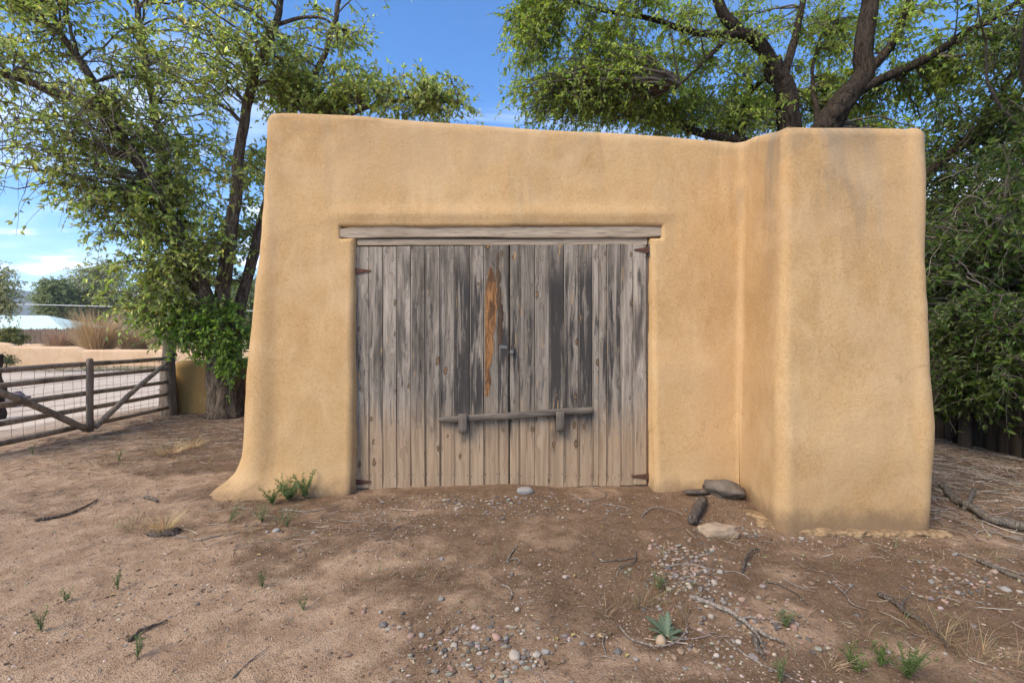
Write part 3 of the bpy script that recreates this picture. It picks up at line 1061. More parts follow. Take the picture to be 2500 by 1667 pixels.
def crown(root, limb_pts, centers, crad, rs, twigs=16, leaves=13, leafL=.065, droop=.35, cols=None, name='crown',
          branch_mat=None, spread=1.0, aspect=.5, br=.012, var=.2, bare=0.0):
    """branches from the limbs to every clump, twigs in the clump, leaves on the twigs"""
    centers = np.asarray(centers)
    K = len(centers)
    crad = np.broadcast_to(np.asarray(crad, float), (K,))
    LP = np.asarray(limb_pts)
    d = np.linalg.norm(centers[:, None] - LP[None], axis=2) + .9 * np.maximum(0, LP[None, :, 2] - centers[:, None, 2] + .1)
    q = LP[np.argmin(d, 1)]
    L = np.linalg.norm(centers - q, axis=1)
    t = np.linspace(0, 1, 7)[None, :, None]
    mid = (q + centers) / 2 + np.stack((rs.normal(0, .09, K), rs.normal(0, .09, K), .12 + .05 * rs.standard_normal(K)), 1) * L[:, None]
    B = (1 - t) ** 2 * q[:, None] + 2 * t * (1 - t) * mid[:, None] + t ** 2 * centers[:, None]
    B[:, 1:-1] += rs.normal(0, .018, (K, 5, 3)) * L[:, None, None]
    mb = MB()
    mb.add(*chain(B, br * .6 + br * .9 * np.minimum(L, 2.5), br * .35, 5))
    # twigs
    tn = twigs
    s = 6 * (.35 + .65 * rs.random((K, tn)))
    i0 = np.clip(s.astype(int), 0, 5)
    f = (s - i0)[..., None]
    kk = np.arange(K)[:, None]
    start = B[kk, i0] * (1 - f) + B[kk, i0 + 1] * f
    out = unit(centers - q)[:, None]
    dirs = unit(rs.standard_normal((K, tn, 3)) * np.array((1, 1, .7)) * spread + .55 * out + np.array((0, 0, .12)))
    TL = crad[:, None] * rs.uniform(.5, 1.25, (K, tn))
    m = 6
    tt = np.linspace(0, 1, m)[None, None, :, None]
    down = np.array((0, 0, -1.0))
    TP = start[:, :, None] + dirs[:, :, None] * TL[..., None, None] * tt + down * (droop * TL[..., None, None] * tt ** 2 * rs.uniform(.4, 1.5, (K, tn, 1, 1)))
    TP = TP + rs.normal(0, .02, TP.shape) * tt * TL[..., None, None]
    TP = TP.reshape(-1, m, 3)
    mb.add(*chain(TP, .0052, .0018, 3))
    o = mb.build('twigs', branch_mat or M_TWIG, root)
    tag(o, kind='stuff')
    # leaves
    NT = len(TP)
    keep = rs.random(NT) >= bare
    TPl = TP[keep]
    NT = len(TPl)
    s = (m - 1) * (.12 + .88 * rs.random((NT, leaves)))
    i0 = np.clip(s.astype(int), 0, m - 2)
    f = (s - i0)[..., None]
    kk = np.arange(NT)[:, None]
    P = TPl[kk, i0] * (1 - f) + TPl[kk, i0 + 1] * f
    tang = unit(TPl[kk, i0 + 1] - TPl[kk, i0])
    D = unit(tang * .7 + rs.standard_normal((NT, leaves, 3)) * .75 + down * .35)
    Nn = unit(np.array((0, 0, 1.0)) + rs.standard_normal((NT, leaves, 3)) * .75)
    n = NT * leaves
    ll = leafL * rs.uniform(.6, 1.25, n)
    shade = np.repeat(rs.normal(1, .13, (NT, 1)), leaves, 1).reshape(-1, 1)
    lm = MB()
    leaf_tris(lm, P.reshape(-1, 3), D.reshape(-1, 3), Nn.reshape(-1, 3), ll, ll * aspect * rs.uniform(.8, 1.2, n), palette(n, cols, rs, var) * np.clip(shade, .55, 1.5))
    o = lm.build(name, M_LEAF, root, smooth=False)
    tag(o, kind='stuff')
    return n


def limbs_of(root, specs, mat, base, trunk_first=True, n=10):
    """each spec: name, picture path [(px,py,Y)], r0, r1; returns the points branches may start from"""
    pts = []
    for i, (nm, path, r0, r1) in enumerate(specs):
        P = np.array([at(*p) for p in path])
        m = max(14, int(np.linalg.norm(np.diff(P, axis=0), axis=1).sum() / .09))
        S = smooth_path(P, m)
        S = S + .012 * np.stack([vn(np.arange(m) * .35 + i * 7, a * 3.3) for a in range(3)], 1) * np.linspace(0, 1, m)[:, None] * 3
        t = np.linspace(0, 1, m)
        Rr = r0 + (r1 - r0) * t
        if nm == 'trunk':
            Rr = Rr * (1 + .18 * np.exp(-t * m * .09 / .22))
        V, Q, T = tube(S - base, Rr, 28 if nm == 'trunk' else n, .16 if nm == 'trunk' else .09, 2.6, i * 3.7 + 1, 5 if nm == 'trunk' else 0)
        MB().add(V, Q, T).build(nm, mat, root)
        k0 = int(m * (.55 if nm == 'trunk' else .22))
        pts.append(S[k0::3])
    return np.concatenate(pts)


GREEN_L = [(0.302, 0.386, 0.085), (0.375, 0.454, 0.114), (0.218, 0.300, 0.067), (0.459, 0.510, 0.179), (0.263, 0.336, 0.112), (0.370, 0.381, 0.118)]
GREEN_R = [(0.269, 0.381, 0.062), (0.342, 0.454, 0.078), (0.185, 0.286, 0.047), (0.392, 0.482, 0.106), (0.230, 0.302, 0.069), (0.336, 0.370, 0.078)]
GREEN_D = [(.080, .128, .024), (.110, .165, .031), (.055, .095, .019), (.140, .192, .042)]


def gaps(C, thr, f, seed):
    v = vn(C[:, 0] * f + seed, C[:, 1] * f, C[:, 2] * f)
    return C[v > thr]


# --- left elm beside the gate
rs = np.random.default_rng(11)
base = at(552, 1012, 7.1)
base[2] = float(gz(base[0], base[1])) - .05
elm = thing('elm_tree', base, 'large leafy elm with several leaning stems beside the pole gate', 'tree')
specs = [
    ('trunk', [(552, 1022, 7.1), (551, 950, 7.1), (548, 880, 7.1), (545, 800, 7.1)], .255, .225),
    ('limb', [(535, 850, 7.08), (505, 740, 7.0), (470, 650, 6.95), (425, 545, 6.9), (375, 455, 6.8), (335, 395, 6.75), (270, 300, 6.6), (190, 245, 6.4), (90, 205, 6.2), (-40, 175, 6.0)], .135, .04),
    ('limb', [(300, 335, 6.65), (262, 270, 6.6), (225, 195, 6.5), (150, 80, 6.4), (100, -40, 6.3)], .075, .03),
    ('limb', [(545, 830, 7.1), (545, 700, 7.15), (562, 590, 7.15), (575, 480, 7.15), (590, 330, 7.1), (622, 190, 7.0), (672, 60, 6.9), (700, -60, 6.85)], .122, .04),
    ('limb', [(560, 840, 7.15), (590, 730, 7.4), (625, 600, 7.6), (670, 420, 7.7), (720, 270, 7.7), (800, 120, 7.7), (830, -30, 7.7)], .10, .035),
    ('limb', [(505, 740, 7.05), (450, 640, 7.3), (420, 540, 7.4), (400, 420, 7.5), (385, 300, 7.5), (350, 150, 7.5), (330, 0, 7.5), (320, -130, 7.5)], .10, .035),
    ('limb', [(660, 430, 7.7), (760, 330, 7.6), (880, 270, 7.5), (1000, 240, 7.45), (1130, 255, 7.4)], .06, .015),
    ('limb', [(680, 60, 6.9), (760, 40, 6.8), (840, 70, 6.7)], .03, .012),
]
lp = limbs_of(elm, specs, M_BARK, base)
C, R_ = [], []
for (px, py, Y, rx, ry, rz, n) in [
    (230, 120, 6.5, 2.2, 1.3, 1.35, 95), (560, 110, 7.2, 1.8, 1.4, 1.4, 95), (760, 170, 7.3, 1.25, 1.1, .75, 46), (800, 225, 7.4, .9, .5, .35, 26), (980, 235, 7.45, .8, .4, .22, 24),
    (960, 235, 7.45, 1.25, .7, .33, 34), (420, 330, 7.5, 1.7, 1.1, 1.1, 80), (560, 420, 7.5, 1.1, 1.0, 1.2, 52),
    (250, 400, 6.5, .85, .8, .6, 24), (330, 500, 6.7, .75, .8, .55, 24), (500, 590, 7.4, .85, .8, .9, 42), (400, 640, 6.8, .65, .6, .40, 20),
    (60, 330, 6.1, .9, .7, .75, 20), (430, 720, 6.9, .55, .5, .35, 18), (290, 690, 6.6, .35, .4, .25, 6),
    (330, 740, 6.75, .5, .45, .35, 16), (60, 60, 6.1, 1.1, 1.0, 1.0, 34), (130, 250, 6.2, .9, .8, .7, 24), (150, 470, 6.4, .5, .5, .3, 6), (200, 560, 6.5, .35, .4, .25, 4),
    (400, -250, 7.3, 3.0, 1.5, 1.2, 22), (800, -120, 7.3, 1.4, 1.2, .7, 10)]:
    c = sample_ellipsoid(n, at(px, py, Y), (rx, ry, rz), rs, .15)
    C.append(c)
C = np.concatenate(C)
C = C[(C[:, 2] > 1.0)]
C = gaps(C, -.28, 1.6, 3)
CF = np.concatenate([sample_ellipsoid(n_, at(px, py, Y), (rx, .5, rz), rs) for (px, py, Y, rx, rz, n_) in
                     ((700, 200, 7.4, .6, .50, 22), (800, 215, 7.4, .6, .42, 26), (890, 232, 7.4, .55, .34, 22), (980, 245, 7.4, .5, .26, 18), (1060, 252, 7.4, .4, .18, 12), (1130, 264, 7.4, .25, .10, 5), (870, 140, 7.2, .35, .3, 8))])
crown(elm, lp - base, CF - base, .40, rs, 5, 9, .080, .10, GREEN_L, 'fringe', spread=.75)
crown(elm, lp - base, C - base, .42, rs, 11, 8, .082, .45, GREEN_L, var=.3)
# dense leafy shoots around the foot of the stems
C2 = np.concatenate((sample_ellipsoid(34, at(520, 800, 6.95), (.62, .42, .42), rs), sample_ellipsoid(24, at(410, 780, 6.85), (.62, .35, .30), rs),
                     sample_ellipsoid(9, at(555, 880, 6.8), (.28, .12, .25), rs)))
crown(elm, np.array([at(548, y, 7.0) for y in range(700, 900, 20)]) - base, C2 - base, .27, rs, 13, 11, .066, .35, [(.175, .300, .052), (.230, .360, .070), (.120, .215, .040)], 'shoots')
# bare hanging twigs
mb = MB()
hang = []
for q_ in range(130):
    px, py, Y = rs.uniform(-20, 330), rs.uniform(90, 380), rs.uniform(5.3, 6.3)
    if q_ > 95:
        px, py = rs.uniform(250, 600), rs.uniform(60, 400)
        Y = rs.uniform(6.6, 7.4)
    p0 = at(px, py, Y)
    dd = unit(np.array((rs.normal(.1, .6), rs.normal(0, .5), rs.normal(-.5, .4))))
    Lh = rs.uniform(.4, 1.1)
    t = np.linspace(0, 1, 8)[:, None]
    hang.append(p0 + dd * Lh * t + np.array((0, 0, -.5)) * Lh * t ** 2 + np.cumsum(rs.normal(0, .016, (8, 3)), 0))
mb.add(*chain(np.array(hang) - base, .0060, .0022, 4))
tag(mb.build('dead_twigs', M_TWIG, elm), kind='stuff')

# --- right: trees behind the garage
def right_tree(name, label, basep, specs, ells, seed, cols, droop=.5, leafL=.08, twigs=13, leaves=11, thr=-.5, mat=M_BARK2, crad=.45, cat='tree', **kw):
    rs = np.random.default_rng(seed)
    b = np.array(basep, float)
    b[2] = float(gz(b[0], b[1])) - .05
    root = thing(name, b, label, cat)
    lp = limbs_of(root, specs, mat, b)
    C = gaps(np.concatenate([sample_ellipsoid(n, at(px, py, Y), (rx, ry, rz), rs, .1) for (px, py, Y, rx, ry, rz, n) in ells]), thr, 1.3, seed)
    crown(root, lp - b, C - b, crad, rs, twigs, leaves, leafL, droop, cols, **kw)
    return root, b, rs


right_tree('elm_tree', 'elm with drooping foliage and a crooked trunk rising behind the parapet middle', at(1915, 980, 8.8), [
    ('trunk', [(1918, 980, 8.8), (1925, 700, 8.8), (1926, 420, 8.8), (1926, 300, 8.8), (1912, 215, 8.8), (1885, 150, 8.75)], .215, .165),
    ('limb', [(1890, 165, 8.75), (1850, 105, 8.6), (1800, 75, 8.5), (1762, 20, 8.4), (1730, -90, 8.3)], .145, .075),
    ('limb', [(1908, 215, 8.8), (1930, 130, 8.9), (1950, 50, 9.0), (1975, -60, 9.0)], .09, .05),
    ('limb', [(1820, 85, 8.5), (1700, 80, 8.4), (1600, 50, 8.3), (1450, 20, 8.2), (1330, -20, 8.1)], .07, .02),
    ('limb', [(1926, 400, 8.8), (1830, 350, 8.9), (1700, 320, 9.0), (1620, 270, 9.1), (1560, 170, 9.1), (1480, 90, 9.0)], .11, .03),
    ('limb', [(1800, 345, 9.2), (1815, 290, 9.2), (1828, 230, 9.2), (1870, 190, 9.2)], .11, .04),
    ('limb', [(1800, 70, 8.5), (1720, 150, 8.2), (1650, 220, 8.0)], .05, .015)],
    [(1430, 60, 8.3, 1.5, 1.1, 1.1, 75), (1370, 190, 8.3, .75, .9, .75, 34), (1290, 150, 8.1, .4, .6, .9, 30), (1310, 250, 8.2, .55, .6, .40, 56), (1420, 265, 8.5, .6, .6, .3, 18), (1600, 110, 8.6, 1.2, 1.2, 1.2, 62), (1500, 240, 9.0, 1.3, 1.0, .5, 56), (1650, 270, 9.2, 1.2, .8, .4, 44), (1750, 170, 9.0, 1.1, 1.1, 1.1, 40),
     (1760, 275, 9.0, 1.1, .9, .35, 34), (1900, 260, 9.6, 1.0, .8, .8, 40), (1880, 60, 9.2, 1.0, 1.0, .8, 20), (1300, -40, 8.0, 1.0, 1.0, .6, 16), (1600, -200, 8.7, 2.4, 1.6, 1.0, 20), (1240, 60, 8.0, .30, .4, .4, 5)],
    21, GREEN_R, .55, .074, 12, 10, -.55)
R2, b2, rs2 = right_tree('elm_tree', 'big dark elm forking widely above the buttress', at(1960, 980, 8.4), [
    ('trunk', [(1900, 985, 8.4), (1930, 700, 8.4), (1975, 400, 8.4), (2020, 300, 8.4), (2075, 228, 8.4)], .235, .195),
    ('limb', [(2065, 240, 8.4), (2110, 180, 8.4), (2108, 110, 8.4), (2125, 20, 8.4), (2140, -110, 8.4)], .18, .13),
    ('limb', [(2108, 185, 8.38), (2165, 125, 8.3), (2205, 40, 8.2), (2240, -70, 8.1)], .09, .055),
    ('limb', [(2070, 238, 8.4), (2150, 195, 8.3), (2240, 155, 8.1), (2340, 95, 7.9), (2460, 20, 7.7), (2540, -40, 7.6)], .10, .04),
    ('limb', [(2000, 330, 8.5), (1990, 250, 8.8), (1985, 180, 9.0), (2010, 60, 9.1)], .06, .02)],
    [(2050, 80, 9.6, 1.0, .8, .9, 40), (2060, 250, 9.5, 1.0, .7, .5, 40), (2230, 200, 9.0, 1.3, 1.0, .9, 52), (2330, 60, 8.2, 1.4, 1.2, .9, 50), (2200, 330, 9.0, .8, .8, .5, 30),
     (2150, -230, 8.8, 2.6, 1.6, 1.0, 22), (2470, 150, 7.8, .8, 1.0, .8, 30)],
    22, GREEN_R, .55, .082, 12, 9)
R3, b3, rs3 = right_tree('elm_tree', 'low dark elm with two leaning trunks right of the buttress', at(2130, 960, 7.6), [
    ('trunk', [(2090, 990, 7.6), (2150, 800, 7.6), (2200, 690, 7.5), (2258, 605, 7.4), (2330, 540, 7.2), (2400, 488, 7.0), (2500, 440, 6.7), (2620, 380, 6.4)], .20, .10),
    ('limb', [(2180, 720, 7.7), (2225, 520, 7.8), (2262, 430, 7.8), (2370, 335, 7.7), (2440, 290, 7.6), (2560, 250, 7.5)], .13, .06),
    ('limb', [(2400, 320, 7.7), (2440, 240, 7.7), (2480, 150, 7.6)], .05, .02),
    ('limb', [(2400, 488, 7.0), (2450, 600, 6.6), (2490, 720, 6.3)], .035, .012)],
    [(2380, 330, 7.9, 1.2, 1.0, .8, 60), (2420, 480, 7.4, .9, .9, .6, 44), (2330, 560, 7.7, .7, .8, .6, 36), (2430, 640, 6.9, .7, .8, .5, 36), (2350, 720, 7.2, .6, .7, .5, 30),
     (2560, 400, 6.8, 1.2, 1.2, 1.2, 50), (2620, 120, 6.6, 1.3, 1.3, 1.0, 40), (2450, 830, 6.4, .5, .6, .35, 22), (2560, 700, 5.6, .6, .8, .8, 30), (2300, 660, 7.0, .5, .6, .5, 26), (2460, 560, 6.2, .6, .7, .6, 34), (2900, 150, 5.2, 1.6, 1.8, 1.0, 60), (3000, -200, 5.0, 2.2, 2.2, .8, 40), (2750, 420, 5.2, .9, 1.2, .9, 36)],  # closing clumps lie out of view, added overhead to shade the right side
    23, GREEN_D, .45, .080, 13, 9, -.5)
# pale bare twigs hanging in front of it
tw = []
for q_ in range(46):
    p0 = at(rs3.uniform(2290, 2520), rs3.uniform(430, 760), rs3.uniform(5.6, 6.4))
    dd = unit(np.array((rs3.normal(-.1, .8), rs3.normal(0, .5), rs3.normal(-.3, .5))))
    Lh = rs3.uniform(.25, .8)
    t = np.linspace(0, 1, 9)[:, None]
    tw.append(p0 + dd * Lh * t + np.array((0, 0, -.3)) * Lh * t ** 2 + np.cumsum(rs3.normal(0, .018, (9, 3)), 0))
tag(MB().add(*chain(np.array(tw) - b3, .0055, .002, 4)).build('dead_twigs', M_PALETWIG, R3), kind='stuff')
# understorey in front of and behind the board fence
right_tree('shrub', 'leafy dark shrub growing against the shaded board fence', (5.0, 5.2, 0), [
    ('stem', [(2330, 1085, 5.2), (2340, 960, 5.0), (2350, 850, 4.85)], .02, .01), ('stem', [(2345, 1090, 5.2), (2400, 980, 4.8), (2440, 880, 4.5)], .018, .008)],
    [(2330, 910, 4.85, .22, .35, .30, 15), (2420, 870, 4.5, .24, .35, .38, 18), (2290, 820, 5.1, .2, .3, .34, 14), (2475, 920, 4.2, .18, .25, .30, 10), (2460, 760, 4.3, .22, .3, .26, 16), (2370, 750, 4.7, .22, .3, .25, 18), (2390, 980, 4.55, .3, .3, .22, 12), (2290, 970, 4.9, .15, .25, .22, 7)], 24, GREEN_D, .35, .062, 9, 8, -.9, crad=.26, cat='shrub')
for q_, (x, y, h, lab) in enumerate([(6.3, 6.0, 2.6, 'nearest dark bushy tree behind the shaded board fence'), (7.0, 8.6, 3.0, 'middle dark bushy tree behind the shaded board fence'),
                                      (5.6, 10.6, 3.2, 'far dark bushy tree behind the shaded board fence'), (3.4, 11.5, 3.4, 'dark bushy tree deep behind the garage')]):
    rs = np.random.default_rng(40 + q_)
    b = np.array((x, y, float(gz(x, y)) - .05))
    root = thing('bushy_tree', b, lab, 'tree', 'trees behind the fence')
    S = smooth_path([(0, 0, 0), (.05, 0, h * .3), (-.05, .05, h * .7), (0, 0, h)], 20)
    MB().add(*tube(S, np.linspace(.12, .04, 20), 10, .1)).build('trunk', M_BARK2, root)
    C = np.concatenate((sample_ellipsoid(60, (0, 0, h * .55), (1.4, 1.5, h * .55), rs), sample_ellipsoid(30, (0, 0, h * 1.0), (1.5, 1.6, h * .5), rs)))
    C = C[C[:, 2] > .3]
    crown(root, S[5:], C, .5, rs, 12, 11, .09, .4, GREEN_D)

# ------------------------------------------------------------------ low ochre wall, gate, posts
def loft_wall(name, path, tops, base_z, thick, mat, label, cat='wall', group=None, step=.06):
    """free-standing adobe wall: rounded top, ends rounded, follows a ground path"""
    P = np.array(path, float)
    seg = np.concatenate(([0], np.cumsum(np.linalg.norm(np.diff(P, axis=0), axis=1))))
    s = np.arange(0, seg[-1] + step / 2, step)
    X = np.interp(s, seg, P[:, 0])
    Y = np.interp(s, seg, P[:, 1])
    H = np.interp(s, np.array(tops)[:, 0] * seg[-1], np.array(tops)[:, 1])
    T = unit(np.stack((np.gradient(X), np.gradient(Y)), 1))
    Nn = np.stack((T[:, 1], -T[:, 0]), 1)
    # section: up the front, over the rounded top, down the back
    sec = [(.5 * 1.15, 0.0), (.5 * 1.08, .3), (.5, .7)]
    sec += [(.5 * math.cos(a), 1) for a in np.linspace(0.0, math.pi, 11)]
    sec += [(-.5, .7), (-.54, .3), (-.575, 0.0)]
    end = np.clip(np.minimum(s, seg[-1] - s) / (thick * .5), 0.02, 1)
    endf = np.sqrt(1 - (1 - end) ** 2)
    V = []
    for k, (o, h) in enumerate(sec):
        off = o * thick * endf + .012 * vn(X * 2, Y * 2, k * .4)
        if h == 1:
            a = math.acos(max(-1, min(1, o / .5)))
            z = H - thick * .38 * (1 - math.sin(a)) - (1 - endf) * .06
        else:
            z = base_z + (H - thick * .38 - base_z) * h
        V.append(np.column_stack((X + Nn[:, 0] * off, Y + Nn[:, 1] * off, z + .006 * vn(X * 3, Y * 3, 9))))
    V = np.stack(V)
    m, n = V.shape[:2]
    i = np.arange(m - 1)[:, None] * n + np.arange(n - 1)[None]
    Qd = np.stack((i, i + 1, i + n + 1, i + n), -1).reshape(-1, 4)
    o0 = V[0, 0].copy()
    o0[2] = base_z
    ob = MB().add(V.reshape(-1, 3) - o0, Qd).build(name, mat)
    ob.location = tuple(o0)
    return tag(ob, label, cat, group)


loft_wall('garden_wall', [(-5.60, 7.55), (-4.0, 7.62), (-1.9, 7.7)], [(0, .84), (.2, .86), (1, .88)], -.2, .34, M_ADOBE3,
          'low shaded ochre adobe wall between gate post and elm trunk')

GX = -5.35
gate = thing('pole_gate', (GX, 5.69, 0), 'dark wooden pole gate with V braces and wire mesh', 'gate')
y0, y1 = 4.27, 7.06
for k_, z in enumerate((.895, .735, .535, .335, .130)):
    S = np.array([(0, y - 5.69, z + .012 * vn(y * 1.1, z * 5) + .004 * (y - 5.7)) for y in np.linspace(y0, y1, 26)])
    S[:, 0] += .012 * vn(S[:, 1] * .9 + 4, z * 9)
    r = .031 if k_ else .030
    V, Q, T = tube(S, np.linspace(r * 1.05, r * .9, 26) * (1 + .06 * vn(np.arange(26) * .4, z * 11)), 10, .10, 3, z * 9)
    o = MB().add(V, Q, T).build('rail', M_RAIL, gate)
Vb, Qb, _ = board(.92, .078, .05, .014, 10, 'z', wob(.006, 3, 2))
o = MB().add(Vb[:, [1, 0, 2]] * np.array((1, -1, 1)), Qb).build('centre_stile', M_POST, gate)
o.location = (.075, 0, .05)
for ye in (y0 + .05, y1 - .06):
    S = smooth_path([(.08, (.06 if ye > 5.7 else -.06), .10), (.085, (ye - 5.69) * .5, .49), (.08, ye - 5.69, .87)], 22)
    V, Q, T = tube(S, np.linspace(.036, .031, 22), 10, .10, 3, ye)
    MB().add(V, Q, T).build('brace', M_RAIL, gate)
wl = []
for z in np.linspace(.16, .86, 9):
    wl.append([(-.05, y - 5.69, z + .014 * vn(y * 2.4, z * 30)) for y in np.linspace(y0, y1, 40)])
vl = []
for y in np.arange(y0 + .06, y1, .115):
    vl.append([(-.05 + .01 * vn(y * 9, z * 4), y - 5.69 + .018 * vn(y * 13, z * 5), z) for z in np.linspace(.12, .87, 12)])
mb = MB()
mb.add(*chain(np.array(wl), .0024, .0024, 3))
mb.add(*chain(np.array(vl), .0021, .0021, 3))
tag(mb.build('wire_mesh', M_WIRE, gate), kind='stuff')
hp = at(410, 1010, 7.2)
hp[2] = float(gz(hp[0], hp[1]))
post = thing('gate_post', hp, 'thick weathered log gate post beside the ochre wall', 'post')
V, Q, T = tube(smooth_path([(0, 0, -.1), (.01, 0, .4), (0, 0, .8), (.03, .02, 1.24)], 26), np.linspace(.125, .085, 26), 16, .16, 4, 5, 4)
MB().add(V, Q, T).build('log', M_POST, post)
V, Q, T = tube(smooth_path([(-.13, .1, -.1), (-.12, .09, .4), (-.13, .1, .68)], 16), np.linspace(.07, .06, 16), 12, .2, 5, 8, 4)
MB().add(V, Q, T).build('side_stub', M_POST, post)
for z in (.86, .42):
    a = np.linspace(0, 2 * math.pi, 25)
    MB().add(*tube(np.stack((.125 * np.cos(a), .125 * np.sin(a), z + .02 * np.sin(a)), 1), .004, 5)).build('wire_tie', M_WIRE, post)

# rough post, stones and bush at the left edge
lb = np.array((-10.12, 8.9, 0))
lb[2] = float(gz(lb[0], lb[1]))
V, Q, T = tube(smooth_path([(0, 0, -.1), (.02, 0, .4), (-.03, 0, .9), (.02, 0, 1.3)], 26), np.linspace(.15, .11, 26), 16, .3, 4, 3, 4)
o = MB().add(V, Q, T).build('stump_post', M_BARK2, loc=lb)
tag(o, 'rough reddish tree stump post at the left edge behind the gate', 'post')
for q_, (px, py, s) in enumerate([(30, 985, .26), (52, 980, .20), (14, 992, .22), (40, 966, .17), (64, 990, .13)]):
    P = G(px, py + 4)
    V, _, T = rock(50 + q_, (s, s * .8, s * .62), .35, 1.5, True)
    o = MB().add(V, None, T).build('fieldstone', M_STONE, color=(.13, .10, .105), loc=(P[0], P[1], P[2] + s * .35))
    tag(o, ['largest dark purplish stone of the heap beyond the gate', 'dark purplish stone at the right of the heap beyond the gate', 'dark purplish stone at the frame edge of the heap beyond the gate',
            'dark purplish stone topmost of the heap beyond the gate', 'smallest dark purplish stone of the heap beyond the gate'][q_], 'stone', 'stones beyond the gate')

# ------------------------------------------------------------------ far side of the road
FZ = -.45
def atg(px, Y, z=FZ):
    return ((px - 1250) / F * Y, Y)


wy = 25.9
P0 = atg(-150, wy)
P1 = atg(640, wy + .8)
loft_wall('stepped_adobe_wall', [P0, P1], [(0, .90), (.195, .88), (.22, .83), (.235, .66), (.42, .65), (.435, .60), (.445, .47), (1, .46)], -.8, .40, M_ADOBE2,
          'long pinkish adobe wall stepping down across the road', step=.12)
loft_wall('rear_adobe_wall', [atg(20, 34), atg(520, 34.4)], [(0, .66), (1, .62)], -.8, .40, M_ADOBE2, 'pale adobe wall top behind the long stepped wall', step=.2)

house = thing('far_house', (*atg(30, 66), FZ), 'far house with pale mint metal hip roof', 'house')
hx, hy = atg(30, 66)
x0, x1 = (-260 - 1250) / F * 66 - hx, (188 - 1250) / F * 64 - hx
zr, ze = CAM_H + 50 / F * 66 - FZ, CAM_H + 17 / F * 64 - FZ
xr = (108 - 1250) / F * 66 - hx
Vr = np.array([(x0, -4, ze), (x1, -4, ze), (x1, 5, ze), (x0, 5, ze), (x0, .5, zr), (xr, .5, zr)])
Vr = np.vstack((Vr, Vr - np.array((0, 0, .12))))
MB().add(Vr, [[0, 1, 5, 4], [2, 3, 4, 5], [0, 6, 7, 1], [1, 7, 8, 2], [2, 8, 9, 3], [3, 9, 6, 0], [9, 8, 7, 6]], [[1, 2, 5], [0, 4, 3]]).build('roof', M_ROOF, house, smooth=False)
Vb = np.array([(x0 + .4, -3.5, 0), (x1 - .6, -3.5, 0), (x1 - .6, 4.5, 0), (x0 + .4, 4.5, 0)])
Vb = np.vstack((Vb, Vb + np.array((0, 0, ze - .13))))
MB().add(Vb, [[0, 1, 5, 4], [1, 2, 6, 5], [2, 3, 7, 6], [3, 0, 4, 7]]).build('wall', M_ADOBE2, house, smooth=False)

cf = thing('stake_fence', (*atg(110, 57), FZ), 'far fence of upright rough stakes below the mint roof', 'fence')
rs = np.random.default_rng(5)
bx, by = atg(110, 57)
mb = MB()
a, b = (-120 - 1250) / F * 57 - bx, (300 - 1250) / F * 57 - bx
xs = np.arange(a, b, .13)
n = len(xs)
mb.add(*prisms(np.column_stack((xs, rs.normal(0, .03, n), np.zeros(n))), np.column_stack((xs + rs.normal(0, .03, n), rs.normal(0, .03, n), 2.55 + rs.normal(0, .10, n))), np.full(n, .072), np.full(n, .06), 6))
tag(mb.build('stakes', M_STAKE, cf), kind='stuff')
for z in (.6, 1.8):
    MB().add(*tube(np.array([(a, .1, z), (b, .1, z)]), .05, 6)).build('rail', M_STAKE, cf)

# cable sagging between poles out of sight
S = np.array([at(px, 741 + (px - 30) * .030 + .00001 * (px - 400) ** 2, 27) for px in np.linspace(-500, 1100, 60)])
o0 = S[30].copy()
o = MB().add(*tube(S - o0, .021, 5)).build('overhead_cable', M_CABLE, loc=o0)
tag(o, 'pale overhead cable crossing in front of the hills', 'cable')


def far_tree(name, label, px, py_mid, Y, rx, rz, cols, seed, n=90, leafL=.22, trunk=.16, cat='tree', twigs=9, leaves=9):
    rs = np.random.default_rng(seed)
    x = (px - 1250) / F * Y
    b = np.array((x, Y, float(gz(x, Y))))
    zc = CAM_H - (py_mid - 820) / F * Y - b[2]
    root = thing(name, b, label, cat, 'far trees')
    S = smooth_path([(0, 0, -.1), (.1 * rx, 0, zc * .5), (-.05 * rx, 0, zc), (0, 0, zc + rz * .5)], 24)
    MB().add(*tube(S, np.linspace(trunk, trunk * .3, 24), 10, .1)).build('trunk', M_BARK2, root)
    C = np.concatenate((sample_ellipsoid(n, (0, 0, zc), (rx, rx, rz), rs, .2), sample_ellipsoid(n // 2, (rx * .3, 0, zc - rz * .5), (rx * .95, rx * .8, rz * .6), rs), sample_ellipsoid(n // 3, (0, 0, zc - rz * 1.0), (rx * .9, rx * .8, rz * .5), rs)))
    C = C[C[:, 2] > .3]
    crown(root, S[8:], C, .32 * rz + .25, rs, twigs, leaves, leafL, .4, cols, br=.02)
    return root


